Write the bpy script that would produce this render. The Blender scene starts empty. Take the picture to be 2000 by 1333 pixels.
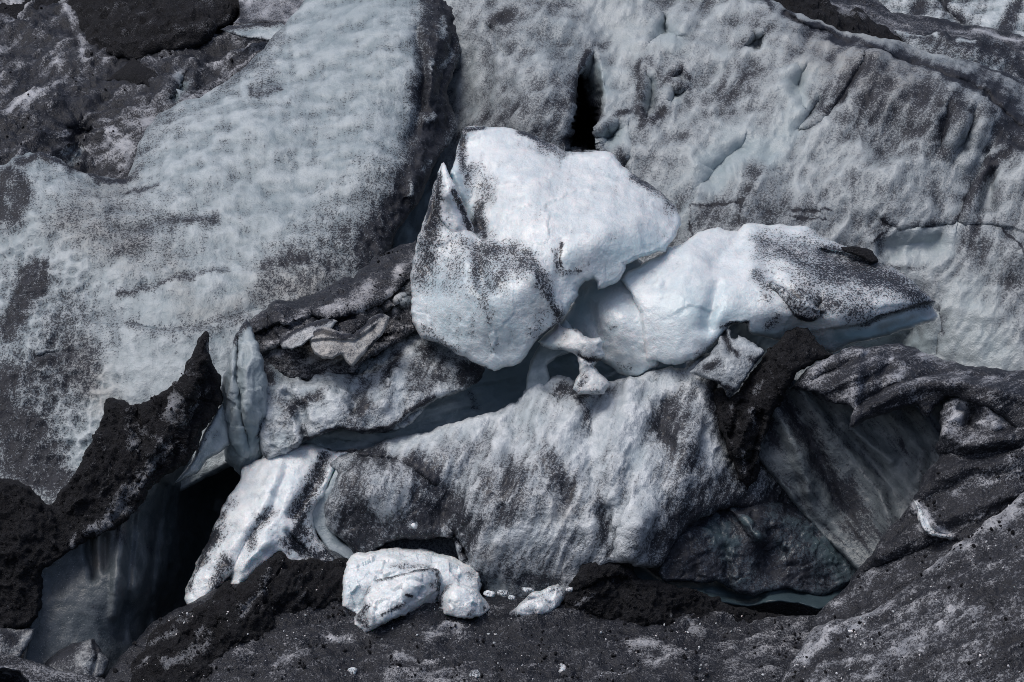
import bpy, math, random
import numpy as np

# ------------------------------------------------------------------ camera
scene = bpy.context.scene
CAM = np.array([0.0, -100.0, 30.0])
PITCH = math.radians(11.0)                    # looking slightly down at the icefall
FWD = np.array([0.0, math.cos(PITCH), -math.sin(PITCH)])
UPV = np.array([0.0, math.sin(PITCH), math.cos(PITCH)])
RGT = np.array([1.0, 0.0, 0.0])
WID = 0.40                                    # frame width / distance (telephoto)
cam_d = bpy.data.cameras.new("camera")
cam_d.sensor_width = 36.0
cam_d.lens = 36.0 / WID
cam_d.clip_start = 1.0
cam_d.clip_end = 5000.0
cam = bpy.data.objects.new("camera", cam_d)
scene.collection.objects.link(cam)
cam.location = CAM
cam.rotation_euler = (math.pi / 2 - PITCH, 0, 0)
scene.camera = cam

# ------------------------------------------------------------------ sky + sun (overcast, from high up on the left)
SUN_EL, SUN_AZ = math.radians(64), math.radians(-112)   # azimuth from +Y, clockwise
world = bpy.data.worlds.new("World")
scene.world = world
world.use_nodes = True
wn = world.node_tree
bg = wn.nodes["Background"]
sky = wn.nodes.new("ShaderNodeTexSky")
sky.sky_type = 'NISHITA'
sky.sun_disc = False
sky.sun_elevation = SUN_EL
sky.sun_rotation = SUN_AZ
sky.air_density = 0.7
sky.dust_density = 4.0
sky.ozone_density = 1.0
wn.links.new(sky.outputs[0], bg.inputs[0])
bg.inputs[1].default_value = 0.125
sun_d = bpy.data.lights.new("sun", 'SUN')
sun_d.energy = 1.4
sun_d.angle = math.radians(34)
sun_d.color = (1.0, 0.98, 0.95)
sun = bpy.data.objects.new("sun", sun_d)
scene.collection.objects.link(sun)
_d = np.array([math.sin(SUN_AZ) * math.cos(SUN_EL), math.cos(SUN_AZ) * math.cos(SUN_EL), math.sin(SUN_EL)])
from mathutils import Vector
sun.rotation_euler = Vector(_d).to_track_quat('Z', 'Y').to_euler()
sun.location = (0, -60, 90)
vs = scene.view_settings
vs.view_transform = 'Standard'
vs.look = 'None'
vs.gamma = 1.0
vs.exposure = -0.1
scene.cycles.max_bounces = 5
scene.cycles.diffuse_bounces = 3
scene.cycles.use_denoising = True
scene.cycles.denoising_prefilter = 'NONE'
scene.cycles.filter_width = 0.9

# ------------------------------------------------------------------ numpy noise
_rng = np.random.RandomState(7)
_perm = np.concatenate([_rng.permutation(256)] * 3).astype(np.int64)
_g = _rng.normal(size=(256, 3)); _g /= np.linalg.norm(_g, axis=1)[:, None]

def perlin(P):
    Pi = np.floor(P).astype(np.int64); f = P - Pi; Pi &= 255
    w = f * f * f * (f * (f * 6 - 15) + 10)
    out = 0.0
    for dx in (0, 1):
        wx = w[:, 0] if dx else 1 - w[:, 0]
        px = _perm[Pi[:, 0] + dx]
        for dy in (0, 1):
            wy = w[:, 1] if dy else 1 - w[:, 1]
            py = _perm[px + Pi[:, 1] + dy]
            for dz in (0, 1):
                wz = w[:, 2] if dz else 1 - w[:, 2]
                g = _g[_perm[py + Pi[:, 2] + dz] & 255]
                out = out + wx * wy * wz * (g[:, 0] * (f[:, 0] - dx) + g[:, 1] * (f[:, 1] - dy) + g[:, 2] * (f[:, 2] - dz))
    return out * 1.6

def fbm(P, size, octs=4, gain=0.5, off=0.0, ridged=False):
    Q = P / size + off; a = 1.0; tot = 0.0; out = np.zeros(len(P))
    for o in range(octs):
        n = perlin(Q)
        if ridged: n = 1 - 2 * np.abs(n)
        out += a * n; tot += a; a *= gain; Q = Q * 2.03 + 17.3
    return out / tot

def worley(P, size, off=0.0):
    """distance to nearest feature point, ~0..1 : cup-shaped scallops"""
    Q = P / size + off; Qi = np.floor(Q).astype(np.int64); f = Q - Qi
    best = np.full(len(P), 9.0)
    for dx in (-1, 0, 1):
        for dy in (-1, 0, 1):
            for dz in (-1, 0, 1):
                h = _perm[_perm[_perm[(Qi[:, 0] + dx) & 255] + ((Qi[:, 1] + dy) & 255)] + ((Qi[:, 2] + dz) & 255)] & 255
                o = _g[h] * 0.35 + 0.5
                d = ((o[:, 0] + dx - f[:, 0]) ** 2 + (o[:, 1] + dy - f[:, 1]) ** 2 + (o[:, 2] + dz - f[:, 2]) ** 2)
                best = np.minimum(best, d)
    return np.sqrt(best)

def facets(P, size, off=0.0):
    """broken-ice facets: every cell of a jittered lattice carries its own small tilted plane"""
    Q = P / size + off; Qi = np.floor(Q).astype(np.int64); f = Q - Qi
    best = np.full(len(P), 9.0); out = np.zeros(len(P))
    for dx in (-1, 0, 1):
        for dy in (-1, 0, 1):
            for dz in (-1, 0, 1):
                h = _perm[_perm[_perm[(Qi[:, 0] + dx) & 255] + ((Qi[:, 1] + dy) & 255)] + ((Qi[:, 2] + dz) & 255)] & 255
                o = _g[h] * 0.35 + 0.5
                e = np.stack([f[:, 0] - o[:, 0] - dx, f[:, 1] - o[:, 1] - dy, f[:, 2] - o[:, 2] - dz], 1)
                d = (e ** 2).sum(1); m = d < best
                best[m] = d[m]; out[m] = (e * _g[(h * 7 + 3) & 255]).sum(1)[m]
    return out

def sstep(a, b, x):
    t = np.clip((x - a) / (b - a), 0, 1)
    return t * t * (3 - 2 * t)

# ------------------------------------------------------------------ geometry helpers (survey units: 50 per metre at the 100 m range)
def to_world(u, v, z):
    d = 100.0 + z
    a = (u - 1000.0) / 2000.0 * WID
    b = (666.5 - v) / 2000.0 * WID
    return CAM[None, :] + d[:, None] * (FWD[None, :] + a[:, None] * RGT[None, :] + b[:, None] * UPV[None, :])

def tps(ctrl, u, v, lam=0.02):
    c = np.array(ctrl, float); n = len(c)
    X = c[:, :2] / 100.0
    def K(r2): return np.where(r2 > 1e-9, 0.5 * r2 * np.log(np.maximum(r2, 1e-9)), 0)
    r2 = ((X[:, None] - X[None]) ** 2).sum(-1)
    A = np.zeros((n + 3, n + 3)); A[:n, :n] = K(r2) + lam * np.eye(n)
    A[:n, n] = 1; A[:n, n + 1:] = X; A[n, :n] = 1; A[n + 1:, :n] = X.T
    b = np.zeros(n + 3); b[:n] = c[:, 2]
    s = np.linalg.solve(A, b)
    out = np.empty(len(u))
    for i in range(0, len(u), 20000):
        x = u[i:i + 20000] / 100; y = v[i:i + 20000] / 100
        r2 = (x[:, None] - X[None, :, 0]) ** 2 + (y[:, None] - X[None, :, 1]) ** 2
        out[i:i + 20000] = K(r2) @ s[:n] + s[n] + s[n + 1] * x + s[n + 2] * y
    return out

def fractal_poly(poly, amp, seed, seg=9.0, closed=True):
    r = random.Random(seed)
    pts = [tuple(p) for p in poly]
    out = []
    n = len(pts)
    for i in range(n if closed else n - 1):
        a, b = pts[i], pts[(i + 1) % n]
        chain = [a, b]
        L = math.hypot(b[0] - a[0], b[1] - a[1])
        am = min(amp, L * 0.16)
        while L > seg:
            new = []
            for p, q in zip(chain, chain[1:]):
                mx, my = (p[0] + q[0]) / 2, (p[1] + q[1]) / 2
                dx, dy = q[0] - p[0], q[1] - p[1]
                l = math.hypot(dx, dy) + 1e-9
                k = r.uniform(-am, am)
                new += [p, (mx - dy / l * k, my + dx / l * k)]
            new.append(chain[-1]); chain = new; L /= 2; am *= 0.62
        out += chain[:-1]
    if not closed: out.append(pts[-1])
    return out

class Grid:
    def __init__(s, u0, v0, u1, v1, step):
        s.us = np.arange(u0, u1 + step, step, dtype=float); s.vs = np.arange(v0, v1 + step, step, dtype=float)
        s.U, s.V = np.meshgrid(s.us, s.vs); s.step = step
    def dist(s, pts, closed, R, U=None, V=None, pad=0):
        """nearest distance (capped R), nearest point and side sign to a polyline"""
        U = s.U if U is None else U; V = s.V if V is None else V
        D = np.full(U.shape, float(R)); NX = U.copy(); NY = V.copy(); SG = np.zeros(U.shape)
        n = len(pts)
        for i in range(n if closed else n - 1):
            (ax, ay), (bx, by) = pts[i], pts[(i + 1) % n]
            m = R + pad
            j0 = max(0, int((min(ax, bx) - m - s.us[0]) / s.step)); j1 = int((max(ax, bx) + m - s.us[0]) / s.step) + 2
            i0 = max(0, int((min(ay, by) - m - s.vs[0]) / s.step)); i1 = int((max(ay, by) + m - s.vs[0]) / s.step) + 2
            if j1 <= 0 or i1 <= 0: continue
            u = U[i0:i1, j0:j1]; v = V[i0:i1, j0:j1]
            if u.size == 0: continue
            dx, dy = bx - ax, by - ay; L2 = dx * dx + dy * dy + 1e-12
            t = np.clip(((u - ax) * dx + (v - ay) * dy) / L2, 0, 1)
            px, py = ax + t * dx, ay + t * dy
            d = np.hypot(u - px, v - py)
            m = d < D[i0:i1, j0:j1]
            D[i0:i1, j0:j1][m] = d[m]; NX[i0:i1, j0:j1][m] = px[m]; NY[i0:i1, j0:j1][m] = py[m]
            SG[i0:i1, j0:j1][m] = np.sign(dx * (v - ay) - dy * (u - ax))[m]
        return D, NX, NY, SG
    def inside(s, pts, U=None, V=None):
        U = s.U if U is None else U; V = s.V if V is None else V
        res = np.zeros(U.shape, bool); n = len(pts)
        lo = min(p[0] for p in pts); hi = max(p[0] for p in pts)
        for i in range(n):
            (ax, ay), (bx, by) = pts[i], pts[(i + 1) % n]
            if ay == by: continue
            r0 = max(0, int((min(ay, by) - s.vs[0]) / s.step) - 12); r1 = int((max(ay, by) - s.vs[0]) / s.step) + 14
            if r1 <= 0: continue
            v = V[r0:r1]; u = U[r0:r1]
            c = ((ay > v) != (by > v)) & (u < (bx - ax) * (v - ay) / (by - ay) + ax)
            res[r0:r1] ^= c
        return res

SURF = {}
def lies_on(key, x, y, k=0):
    u, v, X, N, d = SURF[key][k]
    i = np.argmin((u - x) ** 2 + (v - y) ** 2)
    return float((X[i] - CAM) @ FWD - 100.0)
def link(me, name, origin, mat, parent=None):
    me.materials.append(mat)
    o = bpy.data.objects.new(name, me)
    scene.collection.objects.link(o)
    o.location = origin
    if parent is not None:
        o.parent = parent
        o.location = Vector(origin) - parent.location
    return o

def ice(name, label, cat, poly, ctrl, mat, step=3, th=3.0, edge=(22, 0.5), rough=2.0, seed=1, noise=((1.2, .12), (.35, .05)),
        scallop=None, ridged=None, pits=(), creases=(), ledges=(), dirt0=0.2, dirt=(), clear0=0.0, clear=(), tan0=0.0, tan=(),
        streak=(90, 0.0, 2.5), blotch=(1.5, 0.15), warp=10, group=None, kind=None, parent=None, backr=140, lam=0.02, over=None, relief=None, facet=None, hollow=0.06, zone=()):
    P = fractal_poly(poly, rough, seed)
    us = [p[0] for p in P]; vs_ = [p[1] for p in P]
    G = Grid(min(us) - 2 * step, min(vs_) - 2 * step, max(us) + 2 * step, max(vs_) + 2 * step, step)
    ins = G.inside(P)
    R = max(edge[0], backr, 3 * step)
    D, NX, NY, _ = G.dist(P, True, R)
    # keep cells with any corner inside; outside corners snap onto the outline
    cell = ins[:-1, :-1] | ins[1:, :-1] | ins[:-1, 1:] | ins[1:, 1:]
    use = np.zeros(ins.shape, bool)
    use[:-1, :-1] |= cell; use[1:, :-1] |= cell; use[:-1, 1:] |= cell; use[1:, 1:] |= cell
    out = use & ~ins
    U = np.where(out, NX, G.U); V = np.where(out, NY, G.V); D = np.where(out, 0, D)
    idx = -np.ones(ins.shape, np.int64); idx[use] = np.arange(use.sum())
    u, v, d = U[use], V[use], D[use]
    z = tps(ctrl, u, v, lam)
    if over: z = z + tps(over, u, v, 0.02)      # heights given relative to the ground it lies on
    rs = np.random.RandomState(seed); off = rs.uniform(0, 50, 3)
    # large low-frequency wobble of the outlines of marks, so that nothing is drawn with a ruler
    Q2 = np.stack([G.U.ravel() / 50, G.V.ravel() / 50, np.zeros(G.U.size)], 1) + off
    wu = (fbm(Q2, 0.9, 4, 0.6) * warp).reshape(G.U.shape); wv = (fbm(Q2, 0.9, 4, 0.6, 31.7) * warp).reshape(G.U.shape)
    WU, WV = G.U + wu, G.V + wv
    hU, hV = G.U + wu * 0.35, G.V + wv * 0.35
    def region(spec_pts, f, U_, V_):
        dd, _, _, _ = G.dist(spec_pts, True, f + 4, U_, V_, warp)
        return sstep(-f, f, np.where(G.inside(spec_pts, U_, V_), dd, -dd))
    for (dep, w, pts) in pits:
        dd, _, _, _ = G.dist(pts, True, w + 2, hU, hV, warp)
        z = z + (dep * sstep(0, w, np.where(G.inside(pts, hU, hV), dd, 0)))[use]
    for (dep, w, pts) in creases:
        dd, _, _, _ = G.dist(pts, False, w * 2.6, hU, hV, warp)
        z = z + (dep * np.exp(-(dd / w) ** 2) * (dd < w * 2.6))[use]
    for (dep, w, pts) in ledges:          # recess that opens on the right-hand side of the line and heals over w
        dd, _, _, sg = G.dist(pts, False, w * 3, hU, hV, warp)
        soft = sstep(-0.5, 5.0, dd * sg)
        z = z + (dep * soft * np.exp(-dd / w) * (dd < w * 3))[use]
    en = fbm(np.stack([u / 50, v / 50, 0 * u], 1) + off, .8, 3, .6)
    t = np.clip(d / (edge[0] * np.clip(.75 + 1.1 * en, .3, 1.6)), 0, 1)
    z = z + edge[1] * (1 - np.sqrt(np.clip(1 - (1 - t) ** 2, 0, 1)))
    X = to_world(u, v, z)
    # faces
    ii, jj = np.nonzero(cell)
    F = np.stack([idx[ii, jj], idx[ii + 1, jj], idx[ii + 1, jj + 1], idx[ii, jj + 1]], 1)
    # normals
    def vnorm(X):
        a = X[F[:, 2]] - X[F[:, 0]]; b = X[F[:, 3]] - X[F[:, 1]]
        fn = np.cross(a, b)
        N = np.zeros_like(X)
        for k in range(4): 
            for c in range(3): N[:, c] += np.bincount(F[:, k], fn[:, c], len(X))
        return N / (np.linalg.norm(N, axis=1)[:, None] + 1e-9)
    N = vnorm(X)
    fade = sstep(0, 14, d) * 0.85 + 0.15
    h = np.zeros(len(X))
    for (s_, a_) in noise: h += a_ * fbm(X, s_, 4, 0.5, off[0])
    if ridged: h += ridged[1] * fbm(X, ridged[0], 4, 0.5, off[1], True)
    if relief:
        for (ra, am, lo, ac_) in relief:
            a = math.radians(ra); ca, sa = math.cos(a), -math.sin(a)
            fx = u / 50; fy = v / 50
            w1 = fbm(np.stack([fx, fy, 0 * fx], 1), 2.2, 3, .5, off[2])
            h += am * fbm(np.stack([(fx * ca + fy * sa + .8 * w1) / lo, (-fx * sa + fy * ca + .5 * w1) / ac_, 0 * fx], 1), 1.0, 4, .55, off[0], True)
    if scallop:
        Xs = X + 0.35 * scallop[0] * np.stack([fbm(X, scallop[0], 2, .5, 3.1), fbm(X, scallop[0], 2, .5, 9.7), fbm(X, scallop[0], 2, .5, 21.)], 1)
        st = np.array([1.0, 1.0, scallop[2] if len(scallop) > 2 else 1.0])
        sm = np.clip(.55 + 1.6 * fbm(X, 3.2, 3, .5, off[0] + 3), .05, 1.5) if scallop[1] > 0 else 1.0
        h += scallop[1] * sm * (worley(Xs * st, scallop[0], off[2]) - 0.5) * 2
        if scallop[1] > 0: h += .25 * scallop[1] * (1.3 - sm) * (worley(Xs * st, scallop[0] * .42, off[1]) - 0.5) * 2
    for (zr, pts, zs, za) in zone:        # patches of coarse scaly melt relief
        dd, _, _, _ = G.dist(pts, False, zr * 2.2, WU, WV, warp)
        w = (np.exp(-(dd / zr) ** 2) * (dd < zr * 2.2))[use]
        Xz = X * np.array([1.0, 1.0, .6]) + .3 * zs * np.stack([fbm(X, zs, 2, .5, 6.1), fbm(X, zs, 2, .5, 2.2), fbm(X, zs, 2, .5, 7.7)], 1)
        h += w * za * ((worley(Xz, zs, off[1]) - .5) * 2 + .5 * fbm(X, zs * .5, 3, .6, off[0], True))
    if facet: h += facet[1] * facets(X + .12 * facet[0] * np.stack([fbm(X, facet[0] * .5, 2, .5, 1.1), fbm(X, facet[0] * .5, 2, .5, 4.4), fbm(X, facet[0] * .5, 2, .5, 8.8)], 1), facet[0], off[1])
    X = X + N * (h * fade)[:, None]
    # relief of the surface at small scale: crests stay white and clean, hollows hold ash and show clearer ice
    grid = np.zeros(ins.shape); grid[use] = h; wgt = use.astype(float)
    def blur(a, k):
        for ax in (0, 1):
            c = np.cumsum(np.pad(a, [(k + 1, k) if q == ax else (0, 0) for q in (0, 1)], mode='edge'), axis=ax)
            a = (np.take(c, np.arange(2 * k + 1, c.shape[ax]), axis=ax) - np.take(c, np.arange(0, c.shape[ax] - 2 * k - 1), axis=ax)) / (2 * k + 1)
        return a
    k = max(2, int(22 / step))
    loc = (grid - blur(grid, k) / np.maximum(blur(wgt, k), .05))[use]
    loc = np.clip(loc / (loc.std() + 1e-6), -2.5, 2.5)
    # paint masks: ash cover with the wall slot's painted shade, clear ice, tan silt
    def mask(base, strokes):
        m = np.full(G.U.shape, float(base))
        for st in strokes:
            if st[0] == 'poly':
                w = region(st[3], st[2], WU, WV); m = m * (1 - w) + st[1] * w
            else:
                amt, rad, pts = st
                dd, _, _, _ = G.dist(pts if len(pts) > 1 else [pts[0], (pts[0][0] + .1, pts[0][1])], False, rad * 2.2, WU, WV, warp)
                w = np.exp(-(dd / rad) ** 2) * (dd < rad * 2.2); m = m * (1 - w) + amt * w
        return m[use]
    dm = mask(dirt0, dirt)
    flat = np.stack([u / 50, v / 50, np.zeros(len(u))], 1)
    if streak[1]:
        a = math.radians(streak[0]); ca, sa = math.cos(a), -math.sin(a)
        al = flat[:, 0] * ca + flat[:, 1] * sa; ac = -flat[:, 0] * sa + flat[:, 1] * ca
        al = al + 0.4 * fbm(flat, 2.0, 2, .5, 5.)
        S = np.stack([al / streak[2], ac / 0.28, np.zeros(len(u))], 1)
        sn = fbm(S, 1.0, 4, 0.6, off[1])
        S2 = np.stack([al / streak[2] * 2.6, ac / 0.10, np.zeros(len(u))], 1)
        sn = sn * .75 + .45 * fbm(S2, 1.0, 3, 0.6, off[2])
        dm = dm + streak[1] * sn * 2.4 * sstep(0, .25, dm + .12)
    dm = dm + blotch[1] * fbm(X, blotch[0], 5, 0.62, off[2]) * 2 * sstep(0, .3, dm + .08)
    dm = dm - hollow * loc * sstep(0, .2, dm + .05)
    tone = np.clip(.5 + .2 * loc, 0, 1)
    cm = np.clip(mask(clear0, clear), 0, 1); tm = np.clip(mask(tan0, tan), 0, 1)
    cm = np.clip(cm + 0.12 * fbm(X, 1.3, 4, .6, off[0] + 5) * (cm > 0.02), 0, 1)
    dm = np.clip(dm, -0.3, 1.2)
    SURF.setdefault(name, []).append((u, v, X, vnorm(X), d))
    # back side
    tb = np.clip(d / backr, 0, 1)
    prof = np.sqrt(np.clip(1 - (1 - tb) ** 2, 0, 1))
    bnd = out[use]
    bid = np.where(bnd, np.arange(len(u)), len(u) + np.cumsum(~bnd) - 1)
    zb = z + 0.12 + th * prof + 0.35 * th * fbm(X, 2.5, 3, .5, 77.) * prof
    Xb = to_world(u, v, zb)[~bnd]
    V3 = np.concatenate([X, Xb])
    Fb = bid[F][:, ::-1]
    A = [np.concatenate([m, m[~bnd]]).astype(np.float32) for m in (dm, cm, tm, tone)]
    V3o = V3
    org = np.array([V3[:, 0].mean(), V3[:, 1].mean(), V3[:, 2].min()])
    V3 = (V3 - org).astype(np.float32)
    FF = np.concatenate([F, Fb])
    deg = (FF[:, 0] == FF[:, 2]) | (FF[:, 1] == FF[:, 3])
    FF = FF[~deg].astype(np.int32)
    me = bpy.data.meshes.new(name)
    me.vertices.add(len(V3)); me.vertices.foreach_set("co", V3.ravel())
    me.loops.add(FF.size); me.loops.foreach_set("vertex_index", FF.ravel())
    me.polygons.add(len(FF)); me.polygons.foreach_set("loop_start", np.arange(0, FF.size, 4, dtype=np.int32))
    me.polygons.foreach_set("use_smooth", np.ones(len(FF), bool))
    for nm, arr in zip(("ash", "clear", "tan", "tone"), A):
        at = me.attributes.new(nm, 'FLOAT', 'POINT'); at.data.foreach_set("value", arr)
    me.update(calc_edges=True); me.validate()
    o = link(me, name, org, mat, parent)
    if label: o["label"] = label
    if cat and parent is None: o["category"] = cat
    if group: o["group"] = group
    if kind: o["kind"] = kind
    return o

# ------------------------------------------------------------------ materials
def glacier_mat(name, white=(.80, .85, .88), grey=(.60, .67, .71), clearc=(.20, .30, .34), tanc=(.30, .265, .22), ashc=(.0165, .0188, .0255),
                grain=10.5, bump=0.5, soft=.40, rough=.38, coverrough=.6, ashbump=0.0, speck=2.7, sss=0.0, thick=1.0, filmk=3.6, tonek=.35, coat=0.0):
    m = bpy.data.materials.new(name); m.use_nodes = True
    nt = m.node_tree; N = nt.nodes; L = nt.links
    bs = N["Principled BSDF"]
    bs.inputs['Coat Weight'].default_value = coat; bs.inputs['Coat Roughness'].default_value = .18
    if sss:
        bs.inputs['Subsurface Weight'].default_value = sss; bs.inputs['Subsurface Radius'].default_value = (.5, .9, 1.0); bs.inputs['Subsurface Scale'].default_value = .25
    def nd(t, **kw):
        n = N.new(t)
        for k, x in kw.items(): setattr(n, k, x)
        return n
    def val(x, sock):
        if hasattr(x, 'is_linked') or isinstance(x, bpy.types.NodeSocket): L.new(x, sock)
        else: sock.default_value = x
    def math_(op, a, b=0.0, c=None, clamp=False):
        n = nd("ShaderNodeMath", operation=op, use_clamp=clamp); val(a, n.inputs[0]); val(b, n.inputs[1])
        if c is not None: val(c, n.inputs[2])
        return n.outputs[0]
    def mix(f, a, b):
        n = nd("ShaderNodeMix", data_type='RGBA')
        val(f, n.inputs[0])
        for x, i in ((a, 6), (b, 7)):
            if isinstance(x, tuple): n.inputs[i].default_value = x + (1,)
            else: L.new(x, n.inputs[i])
        return n.outputs[2]
    def rng(x, a, b, c=0.0, d=1.0, smooth=True):
        n = nd("ShaderNodeMapRange", interpolation_type='SMOOTHSTEP' if smooth else 'LINEAR')
        val(x, n.inputs[0])
        for i, q in enumerate((a, b, c, d)): n.inputs[1 + i].default_value = q
        return n.outputs[0]
    tc = nd("ShaderNodeTexCoord").outputs["Object"]
    def noise(scale, det=4.0, r=.6, dist=0.0):
        n = nd("ShaderNodeTexNoise"); L.new(tc, n.inputs["Vector"]); n.inputs["Scale"].default_value = scale
        n.inputs["Detail"].default_value = det; n.inputs["Roughness"].default_value = r; n.inputs["Distortion"].default_value = dist
        return n.outputs["Fac"]
    def attr(nm):
        n = nd("ShaderNodeAttribute", attribute_name=nm); return n.outputs["Fac"]
    ash, clr, tan, tone = attr("ash"), attr("clear"), attr("tan"), attr("tone")
    g = noise(grain, 2.5, .66); gm = noise(grain * .2, 6, .65, .3); fine = noise(grain * 2.1, 1.5, .6)
    # speckle: ash grains thicken into a full cover
    s = math_('ADD', math_('MULTIPLY', math_('SUBTRACT', g, .5), speck), math_('MULTIPLY', math_('SUBTRACT', gm, .5), speck * .16))
    s = math_('ADD', s, math_('MULTIPLY', math_('SUBTRACT', fine, .5), speck * .55))
    ash = math_('MULTIPLY', ash, rng(clr, .25, 1, 1.0, .45, False))
    cover = rng(math_('ADD', ash, s), .5 - soft * .5, .5 + soft * .5)
    cover = math_('MULTIPLY', cover, rng(ash, .05, .24))
    patch = noise(1.7, 5, .62, .6)
    film = rng(ash, 0.02, .75, 0.0, .80, False)                                 # thin dust film between the grains
    icec = mix(rng(math_('ADD', math_('ADD', math_('MULTIPLY', gm, .30), math_('MULTIPLY', patch, .70 - tonek)), math_('MULTIPLY', tone, tonek)), .34, .66), grey, white)
    icec = mix(rng(fine, .62, .75, 0, .35), icec, (.92, .94, .95))
    icec = mix(clr, icec, clearc)
    icec = mix(math_('MULTIPLY', tan, rng(gm, .25, .6, .4, 1.0)), icec, tanc)
    icec = mix(film, icec, tuple(filmk * c for c in ashc))
    dust = rng(patch, .42, .66)
    ashv = mix(rng(g, .35, .7), tuple(c * .7 for c in ashc), tuple(c * 1.7 for c in ashc))
    ashv = mix(math_('MULTIPLY', dust, .55), ashv, tuple(2.0 * c for c in ashc))
    col = mix(math_('MULTIPLY', cover, rng(ash, .2, .8, thick, 1.0)), icec, ashv)
    L.new(col, bs.inputs["Base Color"])
    L.new(rng(cover, 0, 1, rough, coverrough, False), bs.inputs["Roughness"])
    L.new(rng(cover, 0, 1, .4, .25, False), bs.inputs["Specular IOR Level"])
    bh = math_('ADD', math_('MULTIPLY', g, .09), math_('MULTIPLY', gm, .16))
    bh = math_('ADD', bh, math_('MULTIPLY', cover, .02))
    bh = math_('MULTIPLY', bh, rng(clr, 0, 1, 1.0, .25, False))
    if ashbump: bh = math_('ADD', bh, math_('MULTIPLY', noise(grain * .5, 6, .75), ashbump))
    b = nd("ShaderNodeBump"); b.inputs["Strength"].default_value = bump; b.inputs["Distance"].default_value = 1.0
    L.new(bh, b.inputs["Height"]); L.new(b.outputs[0], bs.inputs["Normal"])
    return m

M_WHITE = glacier_mat("clean_glacier_ice", white=(.90, .93, .95), grey=(.74, .82, .87), clearc=(.38, .56, .64), bump=.42, coat=.3, sss=.35, thick=.8, filmk=5, rough=.28, tonek=.12)
M_MID = glacier_mat("granular_glacier_ice", white=(.70, .745, .78), grey=(.44, .50, .545), clearc=(.24, .35, .40), thick=.45, filmk=4.0, bump=.6, speck=2.1, tonek=.25, coat=.15)
M_ICE = glacier_mat("weathered_glacier_ice", white=(.54, .59, .625), grey=(.35, .405, .44), clearc=(.31, .41, .455), thick=.36, filmk=4.2, speck=2.0, tonek=.2, rough=.3)
M_DULL = glacier_mat("dull_blue_ice", white=(.58, .64, .675), grey=(.31, .375, .41), clearc=(.21, .285, .325), thick=.75)
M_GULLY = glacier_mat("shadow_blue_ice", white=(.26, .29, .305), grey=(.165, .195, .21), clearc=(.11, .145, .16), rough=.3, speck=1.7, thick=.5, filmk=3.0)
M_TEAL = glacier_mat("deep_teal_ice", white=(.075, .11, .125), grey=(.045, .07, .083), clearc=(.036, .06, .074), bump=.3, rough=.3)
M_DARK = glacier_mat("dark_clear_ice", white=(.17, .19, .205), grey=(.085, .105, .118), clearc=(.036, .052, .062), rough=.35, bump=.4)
M_DIRTY = glacier_mat("ash_stained_ice", white=(.50, .52, .56), grey=(.28, .30, .34), ashc=(.0135, .0152, .0203), soft=.55, speck=2.9, thick=.8, filmk=2.8, coverrough=.42, bump=.65)
M_ASH = glacier_mat("volcanic_ash", white=(.40, .42, .46), grey=(.26, .28, .31), ashc=(.0125, .0131, .0162), grain=10, bump=1.0, ashbump=.22, speck=1.8, coverrough=.85)

# ================================================================== the setting
ice("glacier", "", None,
    [(-1200, -900), (3200, -900), (3200, 1900), (-1200, 1900)],
    [(-1200, -900, 80), (1000, -900, 85), (3200, -900, 80), (-1200, 0, 40), (0, 0, 36), (600, 0, 36), (1000, 0, 34), (1500, 0, 38), (2000, 0, 46), (3200, 0, 48),
     (-1200, 600, 18), (500, 600, 13), (1000, 600, 13), (1500, 600, 14), (2000, 600, 14), (3200, 600, 20), (-1200, 1200, 6), (300, 1100, 9), (1000, 1100, 6),
     (1600, 1100, 5), (3200, 1200, 4), (-1200, 1900, -8), (1000, 1900, -8), (3200, 1900, -8)],
    M_ASH, step=20, th=6, edge=(10, .3), rough=10, noise=((6, .8), (2, .3)), dirt0=.9, blotch=(5, .3), kind="structure")

GROUND_Z = [(200, 1340, -8.5), (300, 1215, -5.8), (450, 1150, -5.2), (700, 1150, -5), (900, 1165, -5), (1100, 1170, -5), (1400, 1195, -5), (1610, 1205, -5.5), (600, 1250, -8), (800, 1250, -8.2),
     (1000, 1260, -8.3), (1300, 1270, -8.3), (1550, 1270, -8), (500, 1400, -11.5), (1000, 1400, -12.3), (1600, 1400, -12), (820, 1215, -7.6), (700, 1225, -7.2)]
MORAINE_Z = [(-100, -100, 44), (600, -100, 44), (-100, 150, 27), (100, 100, 30), (300, 40, 32), (440, 50, 30), (560, 60, 27), (100, 250, 21), (240, 200, 23), (300, 130, 26), (400, 150, 24), (350, 190, 21),
     (0, 330, 17), (250, 330, 19), (150, 300, 20.5), (140, 330, 19.5), (480, 200, 22)]
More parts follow.
